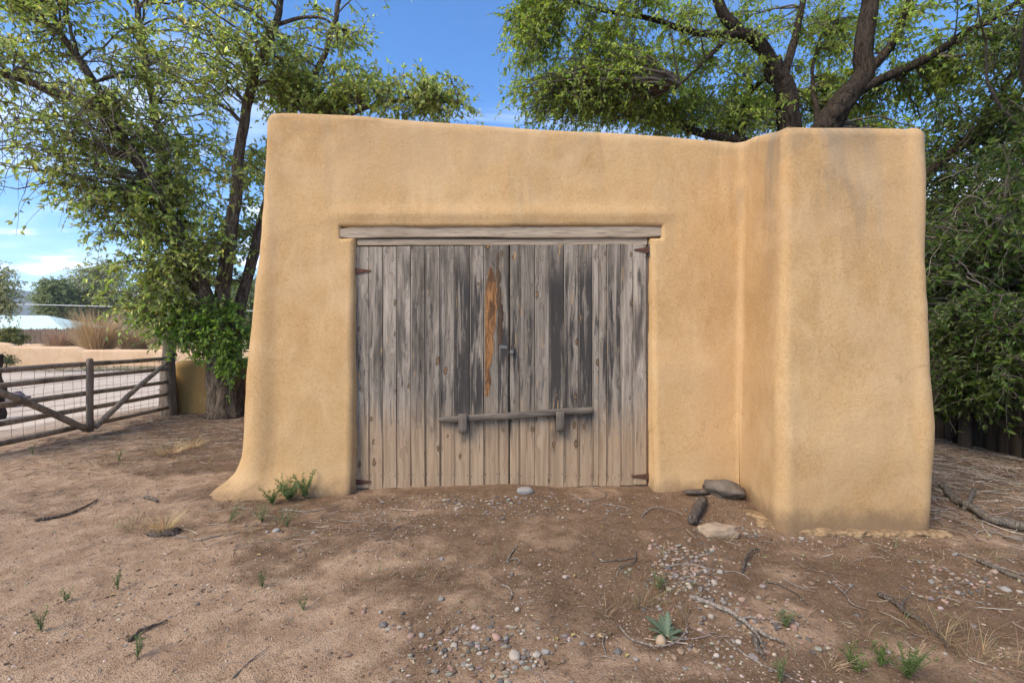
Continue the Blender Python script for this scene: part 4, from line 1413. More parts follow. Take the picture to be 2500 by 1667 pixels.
FARG = [(.200, .250, .100), (.240, .285, .120), (.150, .200, .080), (.280, .310, .150)]
PALEG = [(.300, .330, .155), (.350, .370, .195), (.240, .270, .125)]
far_tree('tree', 'round dark green tree standing right of the mint roof', 140, 730, 82, 3.5, 4.0, FARG, 61, 150, .40, .3)
far_tree('tree', 'taller pale green tree behind the round dark tree', 240, 700, 88, 5.4, 5.4, PALEG, 62, 140, .42, .3)
far_tree('tree', 'green tree mass hidden partly behind the elm trunk', 400, 745, 36, 3.2, 2.0, FARG, 63, 110)
far_tree('tree', 'green tree just left of the adobe garage corner far behind', 600, 740, 38, 3.2, 2.4, FARG, 66, 100)
far_tree('tree', 'sparse pale tree cut by the left picture edge', -20, 700, 20, 1.15, 1.0, PALEG, 64, 46, .12, .10, 'tree', 8, 7)
far_tree('shrub', 'yellow-green bush below the sparse tree at left edge', 22, 818, 27, .75, .45, [(.20, .21, .06), (.16, .19, .05)], 65, 36, .10, .04, 'shrub')
far_tree('shrub', 'small dark green bush before the stepped adobe wall', 14, 880, 24.5, .40, .42, [(.06, .10, .03), (.08, .12, .035)], 67, 26, .08, .03, 'shrub')


def blades(n, center, h, spread, rs, cols, w=.006, bend=.5, lean=(0, 0), var=.2):
    """a tuft of grass blades, each two joints"""
    a = rs.random(n) * 2 * math.pi
    rad = spread * np.sqrt(rs.random(n)) * .35
    B = np.asarray(center) + np.column_stack((rad * np.cos(a), rad * np.sin(a), np.zeros(n)))
    o = np.column_stack((np.cos(a) + rs.normal(0, .4, n) + lean[0], np.sin(a) + rs.normal(0, .4, n) + lean[1], np.zeros(n))) * spread
    hh = h * rs.uniform(.4, 1.1, n)
    pts = []
    for t in (0, .35, .7, 1.0):
        pts.append(B + o * (t ** 1.6) * rs.uniform(.5, 1.0, (n, 1)) + np.column_stack((np.zeros((n, 2)), hh * (t - bend * .45 * t ** 2.5))))
    side = unit(np.column_stack((-np.sin(a), np.cos(a), np.zeros(n)) if False else (-np.sin(a + 1), np.cos(a + 1), np.zeros(n))))
    V = np.concatenate([np.stack((p - side * w * k / 2, p + side * w * k / 2), 1) for p, k in zip(pts, (1, .9, .6, .12))], 1)
    kb = np.arange(n)[:, None] * 8
    Q = np.concatenate([kb + np.array([[2 * i, 2 * i + 1, 2 * i + 3, 2 * i + 2]]) for i in range(3)])
    c = palette(n, cols, rs, var)
    return V.reshape(-1, 3), Q, None, np.repeat(c, 8, 0)


DRY = [(.50, .36, .18), (.56, .43, .24), (.42, .30, .15)]
DRYP = [(.30, .215, .12), (.35, .26, .15), (.23, .16, .09)]
GRN = [(.11, .17, .045), (.14, .20, .06), (.09, .14, .04)]
rs = np.random.default_rng(77)
for q_, (px, Y, w, h, lab) in enumerate([(240, 29.5, 1.7, 3.2, 'tall tan dry bush rising behind the stepped adobe wall'), (150, 31, 1.2, 2.1, 'reddish dry bush left of the tan bush behind the wall'),
                                          (330, 31, 1.3, 2.3, 'dry bush half hidden by elm leaves behind the wall')]):
    x = (px - 1250) / F * Y
    b = np.array((x, Y, FZ))
    r = thing('dry_bush', b, lab, 'bush', 'dry bushes behind the wall')
    mb = MB().add(*blades(1700, (0, 0, 0), h * 1.15, w * .75, rs, DRY if q_ != 1 else [(.36, .24, .15), (.44, .31, .20)], .022, .25))
    tag(mb.build('stems', M_BLADE, r, smooth=False), kind='stuff')
# verge grass by the stepped wall
mb = MB()
for q_ in range(420):
    px = rs.uniform(-150, 640)
    Y = rs.uniform(21.5, 25.3)
    x = (px - 1250) / F * Y
    mb.add(*blades(12, (x, Y, float(gz(x, Y))), rs.uniform(.05, .16), .16, rs, [(.22, .22, .08), (.30, .26, .12), (.17, .18, .06)], .02))
tag(mb.build('verge_grass', M_BLADE, smooth=False), 'dry yellowish verge grass along the foot of the stepped wall', kind='stuff')

# ------------------------------------------------------------------ board fence on the right
FX = 5.15
fence = thing('board_fence', (FX, 6.5, 0), 'dark shaded board fence with posts under the right trees', 'fence')
rs = np.random.default_rng(8)
y = 2.6
while y < 11.5:
    w = rs.uniform(.12, .17)
    L = rs.uniform(1.38, 1.62)
    zb = float(gz(FX, y)) - .05
    Vb, Qb, _ = board(L, w - .012, .022, .003, 4, 'z', wob(.006, 2, y))
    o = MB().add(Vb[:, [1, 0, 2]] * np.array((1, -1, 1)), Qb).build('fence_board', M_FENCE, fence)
    o.location = (rs.uniform(-.012, .012), y + w / 2 - 6.5, zb)
    o.rotation_euler = (rs.normal(0, .02), 0, 0)
    y += w
for z in (.35, 1.1):
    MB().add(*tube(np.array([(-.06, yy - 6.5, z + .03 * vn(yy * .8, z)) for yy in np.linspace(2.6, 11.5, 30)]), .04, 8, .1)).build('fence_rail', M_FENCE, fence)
for yy in (3.0, 5.02, 7.2, 9.4):
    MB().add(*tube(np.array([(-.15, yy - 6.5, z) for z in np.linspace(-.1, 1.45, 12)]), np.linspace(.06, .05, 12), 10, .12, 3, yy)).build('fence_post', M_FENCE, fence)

# ------------------------------------------------------------------ stones
bl = at(1775, 1195, 3.50)
V, _, T = rock(3.3, (.145, .10, .075), .34, 1.4, True, .05)
o = MB().add(V, None, T).build('boulder', M_STONE, color=(.105, .082, .062), loc=(bl[0], bl[1], float(gz(bl[0], bl[1])) + .028))
o.rotation_euler = (0, .12, -.2)
tag(o, 'dark grey boulder wedged in the corner beside the buttress', 'boulder')
ps = G(1752, 1306)
V, _, T = rock(7.7, (.130, .060, .052), .32, 1.5, True, .12)
o = MB().add(V, None, T).build('stone', M_STONE, color=(.31, .225, .145), loc=(ps[0], ps[1], ps[2] + .026))
o.rotation_euler = (0, .10, -.05)
tag(o, 'pale oblong stone lying in front of the short log', 'stone')
ds = at(1282, 1197, 3.58)
V, _, T = rock(4.7, (.065, .04, .03), .2, 1.2, True, .1)
tag(MB().add(V, None, T).build('stone', M_STONE, color=(.25, .23, .21), loc=(ds[0], ds[1], float(gz(ds[0], ds[1])) + .01)), 'flat grey stone at the foot of the door gap', 'stone')
lg = [G(1690, 1283), G(1700, 1262), G(1716, 1232)]
for p_ in lg:
    p_[2] += .038
S = smooth_path(lg, 16) - lg[1]
o = MB().add(*tube(S, np.linspace(.030, .034, 16), 14, .16, 8, 2, 3)).build('short_log', M_DARKTWIG, loc=lg[1])
tag(o, 'short grey-brown log between dark boulder and pale stone', 'log')
thin = at(1700, 1186, 3.50)
V, _, T = rock(8.7, (.10, .03, .018), .2, 1.2)
tag(MB().add(V, None, T).build('wood_chip', M_DARKTWIG, loc=(thin[0], thin[1], float(gz(thin[0], thin[1])) + .03)), 'flat brown wood chip left of the dark boulder', 'wood chip')

pebble_meshes = []
for q_ in range(12):
    V, _, T = rock(100 + q_, (1, .78 + .02 * (q_ % 4), .52 + .03 * (q_ % 5)), .34 + .03 * (q_ % 4), 1.25 + .15 * (q_ % 3), False, .04 + .03 * (q_ % 3))
    pebble_meshes.append(MB().add(V, None, T).mesh('pebble', M_STONE, True))
PC = {'grey': [(.255, .230, .198), (.31, .285, .25), (.215, .195, .172), (.28, .255, .225)], 'pale': [(.40, .33, .26), (.46, .39, .31), (.37, .32, .27)], 'pinkish': [(.36, .225, .165), (.40, .27, .20), (.31, .19, .14)],
      'brown': [(.235, .155, .095), (.28, .19, .12), (.20, .13, .085)], 'dark': [(.130, .115, .103), (.105, .095, .088)]}
clusters = [
    ('in the spill of stones above the thistle', [(1640, 1345, 60, 24, 42), (1700, 1400, 50, 36, 66), (1740, 1450, 45, 30, 34), (1600, 1460, 50, 45, 14)], 1.0),
    ('in the foreground scatter at bottom centre', [(1180, 1590, 130, 45, 46), (1060, 1540, 90, 40, 22), (1300, 1620, 70, 35, 14), (930, 1500, 60, 40, 10)], 1.05),
    ('in the band of stones at right below the buttress', [(2300, 1390, 45, 22, 20), (2400, 1420, 60, 25, 26), (2330, 1450, 70, 18, 18), (2050, 1430, 40, 20, 8), (2470, 1460, 30, 25, 8)], 1.0),
    ('in the stones along the door foot', [(1100, 1225, 60, 14, 16), (1270, 1245, 90, 16, 16), (1420, 1230, 70, 18, 14), (1060, 1300, 90, 22, 10)], .82),
    ('in the stones below the green shrub', [(660, 1290, 50, 12, 14), (740, 1300, 40, 12, 8)], .9),
    ('along the crumbled buttress footing', [(1870, 1265, 30, 14, 14), (1960, 1320, 60, 14, 10), (2150, 1325, 80, 12, 8), (1790, 1330, 60, 18, 10)], .95),
    ('in the stones around the pale fallen branch', [(1830, 1500, 60, 30, 18), (1900, 1560, 60, 40, 16), (1700, 1610, 90, 35, 16), (1560, 1620, 60, 30, 12)], 1.1),
    ('scattered on the bare soil', [(1000, 1420, 260, 110, 16), (450, 1480, 220, 90, 8), (2100, 1560, 160, 60, 10), (1350, 1420, 120, 70, 8)], .9)]
rs = np.random.default_rng(31)
placed = []
for where, spots, sc in clusters:
    for (px, py, sx_, sy_, n) in spots:
        for _ in range(max(2, int(n * .56))):
            for _try in range(12):
                a, b = px + rs.normal(0, sx_ * .7), py + rs.normal(0, sy_ * .7)
                if b > 1668 or b < 1208:
                    continue
                P = G(a, b)
                if P[1] > 3.56 or (P[0] > 1.68 and P[1] > 3.06):
                    continue
                r = sc * rs.lognormal(-4.50, .34)
                r = min(max(r, .007), .027)
                if all((P[0] - q[0]) ** 2 + (P[1] - q[1]) ** 2 > (r + q[2]) ** 2 * .8 for q in placed):
                    break
            else:
                continue
            if b > 1668 or b < 1208:
                continue
            placed.append((P[0], P[1], r))
            col = rs.choice(['grey', 'grey', 'grey', 'pale', 'pinkish', 'pinkish', 'brown', 'brown', 'dark'])
            cc = PC[col][rs.integers(len(PC[col]))]
            o = bpy.data.objects.new('pebble', pebble_meshes[rs.integers(12)])
            COL.objects.link(o)
            o.location = (P[0], P[1], P[2] + r * .06)
            o.scale = (r, r * rs.uniform(.8, 1.1), r)
            o.rotation_euler = (rs.normal(0, .2), rs.normal(0, .2), rs.uniform(0, 6.28))
            o.color = (*cc, 1)
            size = 'large' if r > .0165 else 'tiny' if r < .0105 else 'small'
            part = ('near' if b > py else 'far') + (' right' if a > px else ' left')
            tag(o, f'{size} {col} pebble {where}, {part} part', 'pebble', f'{col} pebbles {where}')

# finer gravel and chips, uncountable
rs = np.random.default_rng(32)
OCT = np.array([(1, 0, 0), (-1, 0, 0), (0, 1, 0), (0, -1, 0), (0, 0, 1), (0, 0, -1)], float)
OT = np.array([(0, 2, 4), (2, 1, 4), (1, 3, 4), (3, 0, 4), (2, 0, 5), (1, 2, 5), (3, 1, 5), (0, 3, 5)])


def scatter_chips(n, x0, x1, y0, y1, smin, smax, cols, rs, dens=None):
    x, y = rs.uniform(x0, x1, n), y0 + (y1 - y0) * rs.random(n) ** 1.25
    if dens is not None:
        k = rs.random(n) < dens(x, y)
        x, y = x[k], y[k]
    ok = ~((x > -2.25) & (x < 1.8) & (y > 3.6)) & ~((x > 1.75) & (x < 2.9) & (y > 3.02))
    x, y = x[ok], y[ok]
    n = len(x)
    s = np.exp(rs.uniform(np.log(smin), np.log(smax), n))
    J = 1 + .35 * rs.standard_normal((n, 6, 1))
    a = rs.random(n) * 6.28
    ca, sa = np.cos(a)[:, None], np.sin(a)[:, None]
    V = OCT[None] * np.clip(J, .5, 1.6) * s[:, None, None] * np.array((1.2, .9, .55))
    V = np.stack((V[..., 0] * ca - V[..., 1] * sa, V[..., 0] * sa + V[..., 1] * ca, V[..., 2]), -1)
    V = V + np.column_stack((x, y, ground_z(x, y) + s * .18))[:, None]
    T = (np.arange(n)[:, None, None] * 6 + OT[None]).reshape(-1, 3)
    return V.reshape(-1, 3), None, T, np.repeat(palette(n, cols, rs, .2), 6, 0)


CH = [(.20, .135, .085), (.28, .19, .12), (.36, .27, .19), (.10, .065, .042), (.46, .38, .30), (.27, .235, .195), (.07, .047, .032), (.40, .31, .22)]
mb = MB()
pat = lambda x, y: np.clip(.35 + .7 * vn(x * 1.3, y * 1.3, 2.0) + .3 * vn(x * 4, y * 4, 6.0), .06, 1)
mb.add(*scatter_chips(60000, -4.6, 4.6, 1.45, 3.7, .0018, .0050, CH, rs, pat))
mb.add(*scatter_chips(9000, -4.5, 4.8, 1.45, 3.75, .0045, .0100, CH, rs, pat))
for (cx_, cy_, sx_, sy_, nn) in ((1680, 1390, 75, 55, 300), (1180, 1580, 170, 60, 220), (2350, 1420, 90, 40, 160), (1850, 1540, 110, 60, 140), (1250, 1235, 200, 20, 260), (1900, 1300, 120, 14, 120)):
    pp_ = [G(min(cx_ + rs.normal(0, sx_ * .75), 2490), max(min(cy_ + rs.normal(0, sy_ * .75), 1664), 1207)) for _ in range(nn)]
    pp_ = np.array([p for p in pp_ if p[1] < 3.55 and not (p[0] > 1.68 and p[1] > 3.03)])
    ns = len(pp_)
    sz = np.exp(rs.uniform(np.log(.004), np.log(.0125), ns))
    V, T = ICO_V, ICO_T
    VV = V[None] * (1 + .22 * rs.standard_normal((ns, 1, 3))) * (1 + .10 * rs.standard_normal((ns, len(V), 1))) * sz[:, None, None] * np.array((1.15, .9, .6))
    VV = VV + np.column_stack((pp_[:, 0], pp_[:, 1], pp_[:, 2] + sz * .2))[:, None]
    mb.add(VV.reshape(-1, 3), None, (np.arange(ns)[:, None, None] * len(V) + T[None]).reshape(-1, 3),
           np.repeat(palette(ns, [(.23, .20, .17), (.29, .235, .18), (.37, .31, .24), (.27, .17, .115), (.18, .12, .075), (.12, .105, .092)], rs, .15), len(V), 0))
tag(mb.build('gravel', M_CHIP, smooth=False), 'fine gravel and stone chips strewn over the dirt yard', kind='stuff')

# ------------------------------------------------------------------ litter of twigs and leaves, uncountable
def litter(n, x0, x1, y0, y1, l0, l1, r, cols, rs, dens=None):
    x, y = rs.uniform(x0, x1, n), rs.uniform(y0, y1, n)
    if dens is not None:
        k = rs.random(n) < dens(x, y)
        x, y = x[k], y[k]
    ok = ~((x > -2.3) & (x < 1.8) & (y > 3.55)) & ~((x > 1.7) & (x < 2.95) & (y > 2.98))
    x, y = x[ok], y[ok]
    n = len(x)
    a = rs.random(n) * 6.28
    L = np.exp(rs.uniform(np.log(l0), np.log(l1), n))
    bend = rs.normal(0, .5, n)
    t = np.linspace(-.5, .5, 4)
    P = np.zeros((n, 4, 3))
    P[..., 0] = x[:, None] + L[:, None] * t * np.cos(a)[:, None] - bend[:, None] * L[:, None] * t ** 2 * np.sin(a)[:, None]
    P[..., 1] = y[:, None] + L[:, None] * t * np.sin(a)[:, None] + bend[:, None] * L[:, None] * t ** 2 * np.cos(a)[:, None]
    P[..., 2] = gz(P[..., 0], P[..., 1]) + .004 + rs.uniform(0, .008, (n, 1))
    rad = r * rs.uniform(.5, 1.4, n)
    V, Q = chain(P, rad, rad * .6, 3)
    return V, Q, None, np.repeat(palette(n, cols, rs, .2), 18, 0)


LT = [(.27, .21, .16), (.20, .15, .11), (.34, .28, .22), (.14, .10, .075), (.40, .34, .27)]
rs = np.random.default_rng(33)
mb = MB()
mb.add(*litter(5200, -5.6, -2.1, 4.1, 8.0, .03, .22, .0024, LT, rs, lambda x, y: .25 + .75 * sm(4.2, 5.6, y)))
mb.add(*litter(5200, 2.7, 5.2, 3.0, 6.5, .04, .35, .0030, LT, rs, lambda x, y: .35 + .65 * sm(3.1, 3.9, y)))
mb.add(*litter(1500, 2.9, 5.2, 2.2, 3.4, .04, .30, .0026, LT, rs, lambda x, y: sm(2.6, 4.0, x) * .9))
mb.add(*litter(1100, -4.6, 3.6, 1.5, 4.3, .015, .08, .0013, LT, rs))
mb.add(*litter(120, .6, 2.4, 1.8, 3.4, .05, .18, .0016, LT, rs))
mb.add(*litter(7000, -5.2, .6, 1.5, 4.6, .008, .045, .0013, [(.12, .085, .06), (.09, .06, .042), (.20, .15, .11), (.40, .32, .24), (.15, .105, .07)], rs, lambda x, y: .35 + .65 * sm(-.5, -2.5, x)))
mb.add(*litter(3000, -.5, 4.5, 1.5, 3.5, .008, .04, .0012, [(.20, .145, .10), (.32, .25, .18), (.10, .07, .05)], rs))
mb.add(*litter(140, -2.2, -.6, 2.6, 3.3, .06, .22, .0018, LT, rs))
tag(mb.build('twig_litter', M_LITTER, smooth=False), 'mat of fallen twigs and stems strewn over the ground', kind='stuff')
mb = MB()
n = 1500
x = np.concatenate((rs.uniform(-5.3, -2.2, 600), rs.uniform(2.6, 5.2, 500), rs.uniform(-4, 4, 400)))
y = np.concatenate((rs.uniform(3.9, 7.8, 600), rs.uniform(2.6, 6.4, 500), rs.uniform(1.6, 3.5, 400)))
ok = ~((x > -2.3) & (x < 1.8) & (y > 3.55)) & ~((x > 1.7) & (x < 2.95) & (y > 2.98))
x, y = x[ok], y[ok]
n = len(x)
D = unit(np.column_stack((rs.standard_normal((n, 2)), .25 * rs.random(n))))
Nn = unit(np.column_stack((rs.normal(0, .35, (n, 2)), np.ones(n))))
ll = rs.uniform(.010, .030, n)
leaf_tris(mb, np.column_stack((x, y, gz(x, y) + .008)), D, Nn, ll, ll * .55, palette(n, [(.26, .17, .09), (.33, .23, .12), (.19, .12, .07), (.34, .27, .10), (.30, .24, .15)], rs))
tag(mb.build('leaf_litter', M_LITTER, smooth=False), 'fallen brown and yellow leaves scattered over the ground', kind='stuff')


# ------------------------------------------------------------------ sticks one can pick out
def stick(name, px, r0, r1, mat, label, cat='stick', lift=.0, forks=()):
    P = np.array([G(*p) for p in px])
    m = 10 * len(P)
    S = smooth_path(P, m)
    S[:, 2] = gz(S[:, 0], S[:, 1]) + r0 * .75 + lift * np.sin(np.linspace(0, math.pi, m))
    S += .4 * r0 * np.stack([vn(np.arange(m) * .3 + px[0][0], a_ * 2.2) for a_ in range(3)], 1)
    o0 = S[0].copy()
    R_ = np.linspace(r0, r1, m) * (1 + .12 * vn(np.arange(m) * .5 + px[0][1], 3.3))
    mb = MB().add(*tube(S - o0, R_, 8, .12, 20, px[0][0] * .1))
    o = mb.build(name, mat, loc=o0)
    tag(o, label, cat)
    for f in forks:
        Q_ = np.array([G(*p) for p in f])
        T_ = smooth_path(Q_, 14)
        T_[:, 2] = gz(T_[:, 0], T_[:, 1]) + r0 * .7 + np.linspace(0, .02, 14)
        MB().add(*tube(T_ - o0, np.linspace(r0 * .6, r1 * .5, 14), 6)).build('fork', mat, o)
    return o


stick('fallen_stick', [(85, 1272), (150, 1262), (195, 1245), (238, 1222)], .011, .005, M_DARKTWIG, 'dark crooked stick on pale sand left of the adobe foot')
stick('fallen_stick', [(318, 1566), (340, 1545), (372, 1532), (410, 1516)], .009, .004, M_DARKTWIG, 'short grey stick on open sand at lower left')
stick('fallen_twig', [(690, 1243), (740, 1250), (800, 1242), (838, 1230)], .0055, .002, M_PALETWIG, 'long pale twig lying below the green shrub', 'twig')
stick('fallen_twig', [(568, 1655), (610, 1615), (655, 1582)], .0035, .0015, M_PALETWIG, 'thin pale twig slanting at lower left centre', 'twig')
stick('fallen_branch', [(1688, 1462), (1740, 1482), (1790, 1508), (1835, 1540), (1880, 1562), (1915, 1574)], .012, .006, M_PALETWIG, 'pale fallen branch running right from the stone spill', 'branch', .01, [[(1830, 1535), (1850, 1560), (1870, 1610)], [(1800, 1515), (1835, 1515), (1860, 1525)]])
stick('fallen_branch', [(2148, 1455), (2180, 1472), (2215, 1500), (2258, 1528), (2295, 1560), (2318, 1592)], .015, .006, M_DARKTWIG, 'dark crooked branch on brown soil at lower right', 'branch', .0, [[(2200, 1490), (2205, 1475), (2228, 1468)]])
stick('fallen_branch', [(2300, 1192), (2330, 1225), (2370, 1250), (2420, 1280), (2475, 1290), (2540, 1305)], .023, .032, M_TWIG, 'thick fallen branch in the shade right of the buttress', 'branch', .02, [[(2352, 1248), (2368, 1226), (2376, 1208)]])
stick('fallen_twig', [(1812, 1400), (1822, 1372), (1838, 1352), (1856, 1342)], .0075, .005, M_DARKTWIG, 'upward hooked grey twig right of the stone spill', 'twig', .02)
stick('fallen_twig', [(1620, 1385), (1680, 1378), (1740, 1392), (1800, 1398), (1832, 1415)], .005, .0025, M_PALETWIG, 'long grey twig crossing below the pale oblong stone', 'twig')
stick('curved_stem', [(1512, 1530), (1545, 1568), (1600, 1588), (1650, 1580), (1676, 1545), (1668, 1505), (1645, 1478)], .004, .002, M_PALETWIG, 'thin looping stem curling around the thistle', 'stem', .02)
stick('fallen_twig', [(1770, 1562), (1820, 1600), (1880, 1632), (1960, 1668)], .004, .002, M_PALETWIG, 'thin pale twig running to the bottom edge', 'twig')
stick('fallen_twig', [(1866, 1420), (1905, 1430), (1945, 1452), (1972, 1478)], .005, .003, M_DARKTWIG, 'slender brown twig on bare soil before the buttress', 'twig')
stick('fallen_branch', [(2390, 1372), (2430, 1390), (2480, 1412), (2530, 1440)], .013, .010, M_TWIG, 'grey branch among stones at the right edge', 'branch')
stick('fallen_twig', [(2330, 1350), (2400, 1372), (2470, 1395), (2520, 1410)], .006, .004, M_PALETWIG, 'pale twig beside the grey branch at right edge', 'twig')
stick('fallen_twig', [(1392, 1205), (1418, 1222), (1450, 1224), (1478, 1212), (1462, 1196), (1436, 1184)], .0045, .002, M_PALETWIG, 'pale curled twig before the right door leaf', 'twig', .015)
stick('fallen_twig', [(1470, 1230), (1510, 1236), (1545, 1246)], .004, .002, M_PALETWIG, 'straight pale twig before the right door hinge', 'twig')
stick('fallen_twig', [(1566, 1262), (1590, 1245), (1620, 1244), (1668, 1256)], .0045, .002, M_PALETWIG, 'arched twig left of the short log', 'twig', .015)
stick('fallen_twig', [(1236, 1372), (1250, 1350), (1264, 1332)], .005, .004, M_PALETWIG, 'small twig with a kink before the doors', 'twig')
stick('fallen_twig', [(1238, 1372), (1258, 1366), (1268, 1374), (1256, 1382)], .003, .002, M_PALETWIG, 'little curled tendril before the doors', 'twig', .01)
stick('fallen_twig', [(1224, 1428), (1240, 1434), (1250, 1448), (1246, 1464)], .0045, .003, M_PALETWIG, 'bent pale twig on bare soil at centre', 'twig')
stick('fallen_twig', [(1474, 1552), (1472, 1575), (1480, 1600)], .004, .002, M_PALETWIG, 'short curved pale twig left of the thistle', 'twig')
stick('fallen_twig', [(1446, 1352), (1470, 1370), (1510, 1368), (1555, 1362)], .0045, .003, M_TWIG, 'curved reddish twig left of the stone spill', 'twig')
stick('fallen_twig', [(1552, 1345), (1548, 1375), (1512, 1390), (1540, 1412)], .0045, .003, M_TWIG, 'zigzag twig at the left edge of the stone spill', 'twig', .01)
stick('fallen_stick', [(355, 1215), (372, 1220), (385, 1226)], .013, .011, M_TWIG, 'stubby brown stick left of the dry bunchgrass', 'stick')
stick('fallen_twig', [(430, 1305), (470, 1320), (520, 1312), (580, 1300)], .004, .002, M_PALETWIG, 'wavy pale twig below the dry bunchgrass', 'twig')
stick('fallen_twig', [(2030, 1420), (2060, 1450), (2080, 1478), (2120, 1490)], .004, .002, M_PALETWIG, 'pale forked twig on soil below the buttress', 'twig', .01, [[(2060, 1450), (2082, 1432), (2090, 1440)]])
stick('curled_bark', [(1842, 1560), (1848, 1585), (1862, 1610)], .014, .006, M_TWIG, 'curled strip of brown bark near the pale branch', 'bark')


# ------------------------------------------------------------------ plants
def tuft(name, px, py, h, spread, n, cols, label, cat='grass tuft', group=None, w=.004, bend=.5, seed=0):
    rs = np.random.default_rng(900 + seed + int(px))
    P = G(px, py)
    o = MB().add(*blades(n, (0, 0, 0), h, spread, rs, cols, w, bend)).build(name, M_BLADE, smooth=False, loc=(P[0], P[1], P[2] - .005))
    return tag(o, label, cat, group)


rs = np.random.default_rng(58)
mb = MB()
for (px, py, sx_, sy_, nn) in ((650, 1285, 110, 45, 60), (420, 1110, 120, 30, 70), (200, 1130, 160, 50, 60), (330, 1290, 90, 40, 40), (1580, 1450, 70, 60, 40), (2250, 1560, 200, 70, 80), (2380, 1400, 100, 90, 40), (900, 1440, 330, 120, 40), (1990, 1350, 150, 40, 24)):
    for _ in range(nn):
        P = G(px + rs.normal(0, sx_ * .7), max(1060, min(py + rs.normal(0, sy_ * .7), 1664)))
        if (P[1] > 3.5 and P[0] > -2.5) or (P[0] > 1.65 and P[1] > 2.98 and P[0] < 3):
            continue
        mb.add(*blades(int(rs.integers(2, 7)), P, rs.uniform(.03, .11), .06, rs, DRYP if rs.random() < .7 else [(.16, .20, .08), (.20, .22, .10)], .0022, .6))
tag(mb.build('sparse_grass', M_BLADE, smooth=False), 'sparse dry grass stems dotted over the dirt yard', kind='stuff')
tuft('bunchgrass', 398, 1300, .19, .13, 170, DRY, 'dry straw bunchgrass on a dark root clump at left', w=.0032)
V, _, T = rock(9.1, (.10, .06, .03), .4, 2.0, True)
P = G(400, 1302)
tag(MB().add(V, None, T).build('root_clump', M_DARKTWIG, loc=P), 'dark root clump under the dry bunchgrass', 'root clump')
for q_, (px, py, h, s, n, lab) in enumerate([
        (330, 1285, .10, .12, 50, 'thin dry grass left of the bunchgrass'), (415, 1105, .16, .26, 150, 'pale dry grass patch in front of the elm'),
        (470, 1090, .14, .2, 90, 'pale dry grass patch right in front of the elm trunk'), (1560, 1480, .16, .10, 26, 'tall thin dry grass left of the thistle'),
        (1470, 1500, .09, .10, 40, 'low dry grass on bare soil left of the thistle'), (1670, 1520, .20, .05, 16, 'tall dry stalks right of the thistle'),
        (1770, 1320, .07, .12, 70, 'short dry grass behind the pale oblong stone'), (2370, 1600, .15, .20, 55, 'dry straw grass at the lower right corner'),
        (2460, 1620, .15, .20, 55, 'dry straw grass nearest the right edge at bottom'), (2020, 1630, .09, .10, 40, 'curled dry grass at bottom right centre'),
        (2290, 1560, .12, .16, 60, 'dry grass beside the dark crooked branch'), (560, 1230, .10, .2, 50, 'sparse dry grass below the adobe foot'),
        (250, 1130, .12, .22, 50, 'sparse dry grass in front of the gate')]):
    tuft('dry_grass', px, py, h, s, n, DRYP if q_ not in (1, 2) else DRY, lab, 'dry grass', None, .003, .6, q_)


def sprig(name, px, py, h, stems, spread, cols, label, cat='weed', seed=0, leafL=.016, dens=26):
    """feathery little plant: stems with short side leaves"""
    rs = np.random.default_rng(500 + seed)
    P0 = G(px, py)
    a = rs.random(stems) * 6.28
    L = h * rs.uniform(.6, 1.1, stems)
    t = np.linspace(0, 1, 7)
    S = np.zeros((stems, 7, 3))
    S[..., 0] = (np.cos(a) * spread)[:, None] * t ** 1.3 * rs.uniform(.2, 1, (stems, 1))
    S[..., 1] = (np.sin(a) * spread)[:, None] * t ** 1.3 * rs.uniform(.2, 1, (stems, 1))
    S[..., 2] = L[:, None] * t
    root = thing(name, P0, label, cat)
    c = palette(stems, cols, rs)
    V, Q = chain(S, .0020, .0008, 3)
    MB().add(V, Q, None, np.repeat(c, 36, 0)).build('stems', M_BLADE, root)
    m = dens
    s = 6 * (.1 + .9 * rs.random((stems, m)))
    i0 = np.clip(s.astype(int), 0, 5)
    f = (s - i0)[..., None]
    kk = np.arange(stems)[:, None]
    P = (S[kk, i0] * (1 - f) + S[kk, i0 + 1] * f).reshape(-1, 3)
    D = unit(rs.standard_normal((len(P), 3)) * np.array((1, 1, .5)) + np.array((0, 0, .6)))
    Nn = unit(rs.standard_normal((len(P), 3)) + np.array((0, -.4, .8)))
    ll = leafL * rs.uniform(.5, 1.2, len(P))
    mb = MB()
    leaf_tris(mb, P, D, Nn, ll, ll * .28, palette(len(P), cols, rs, .2))
    tag(mb.build('leaves', M_LEAF, root, smooth=False), kind='stuff')
    return root


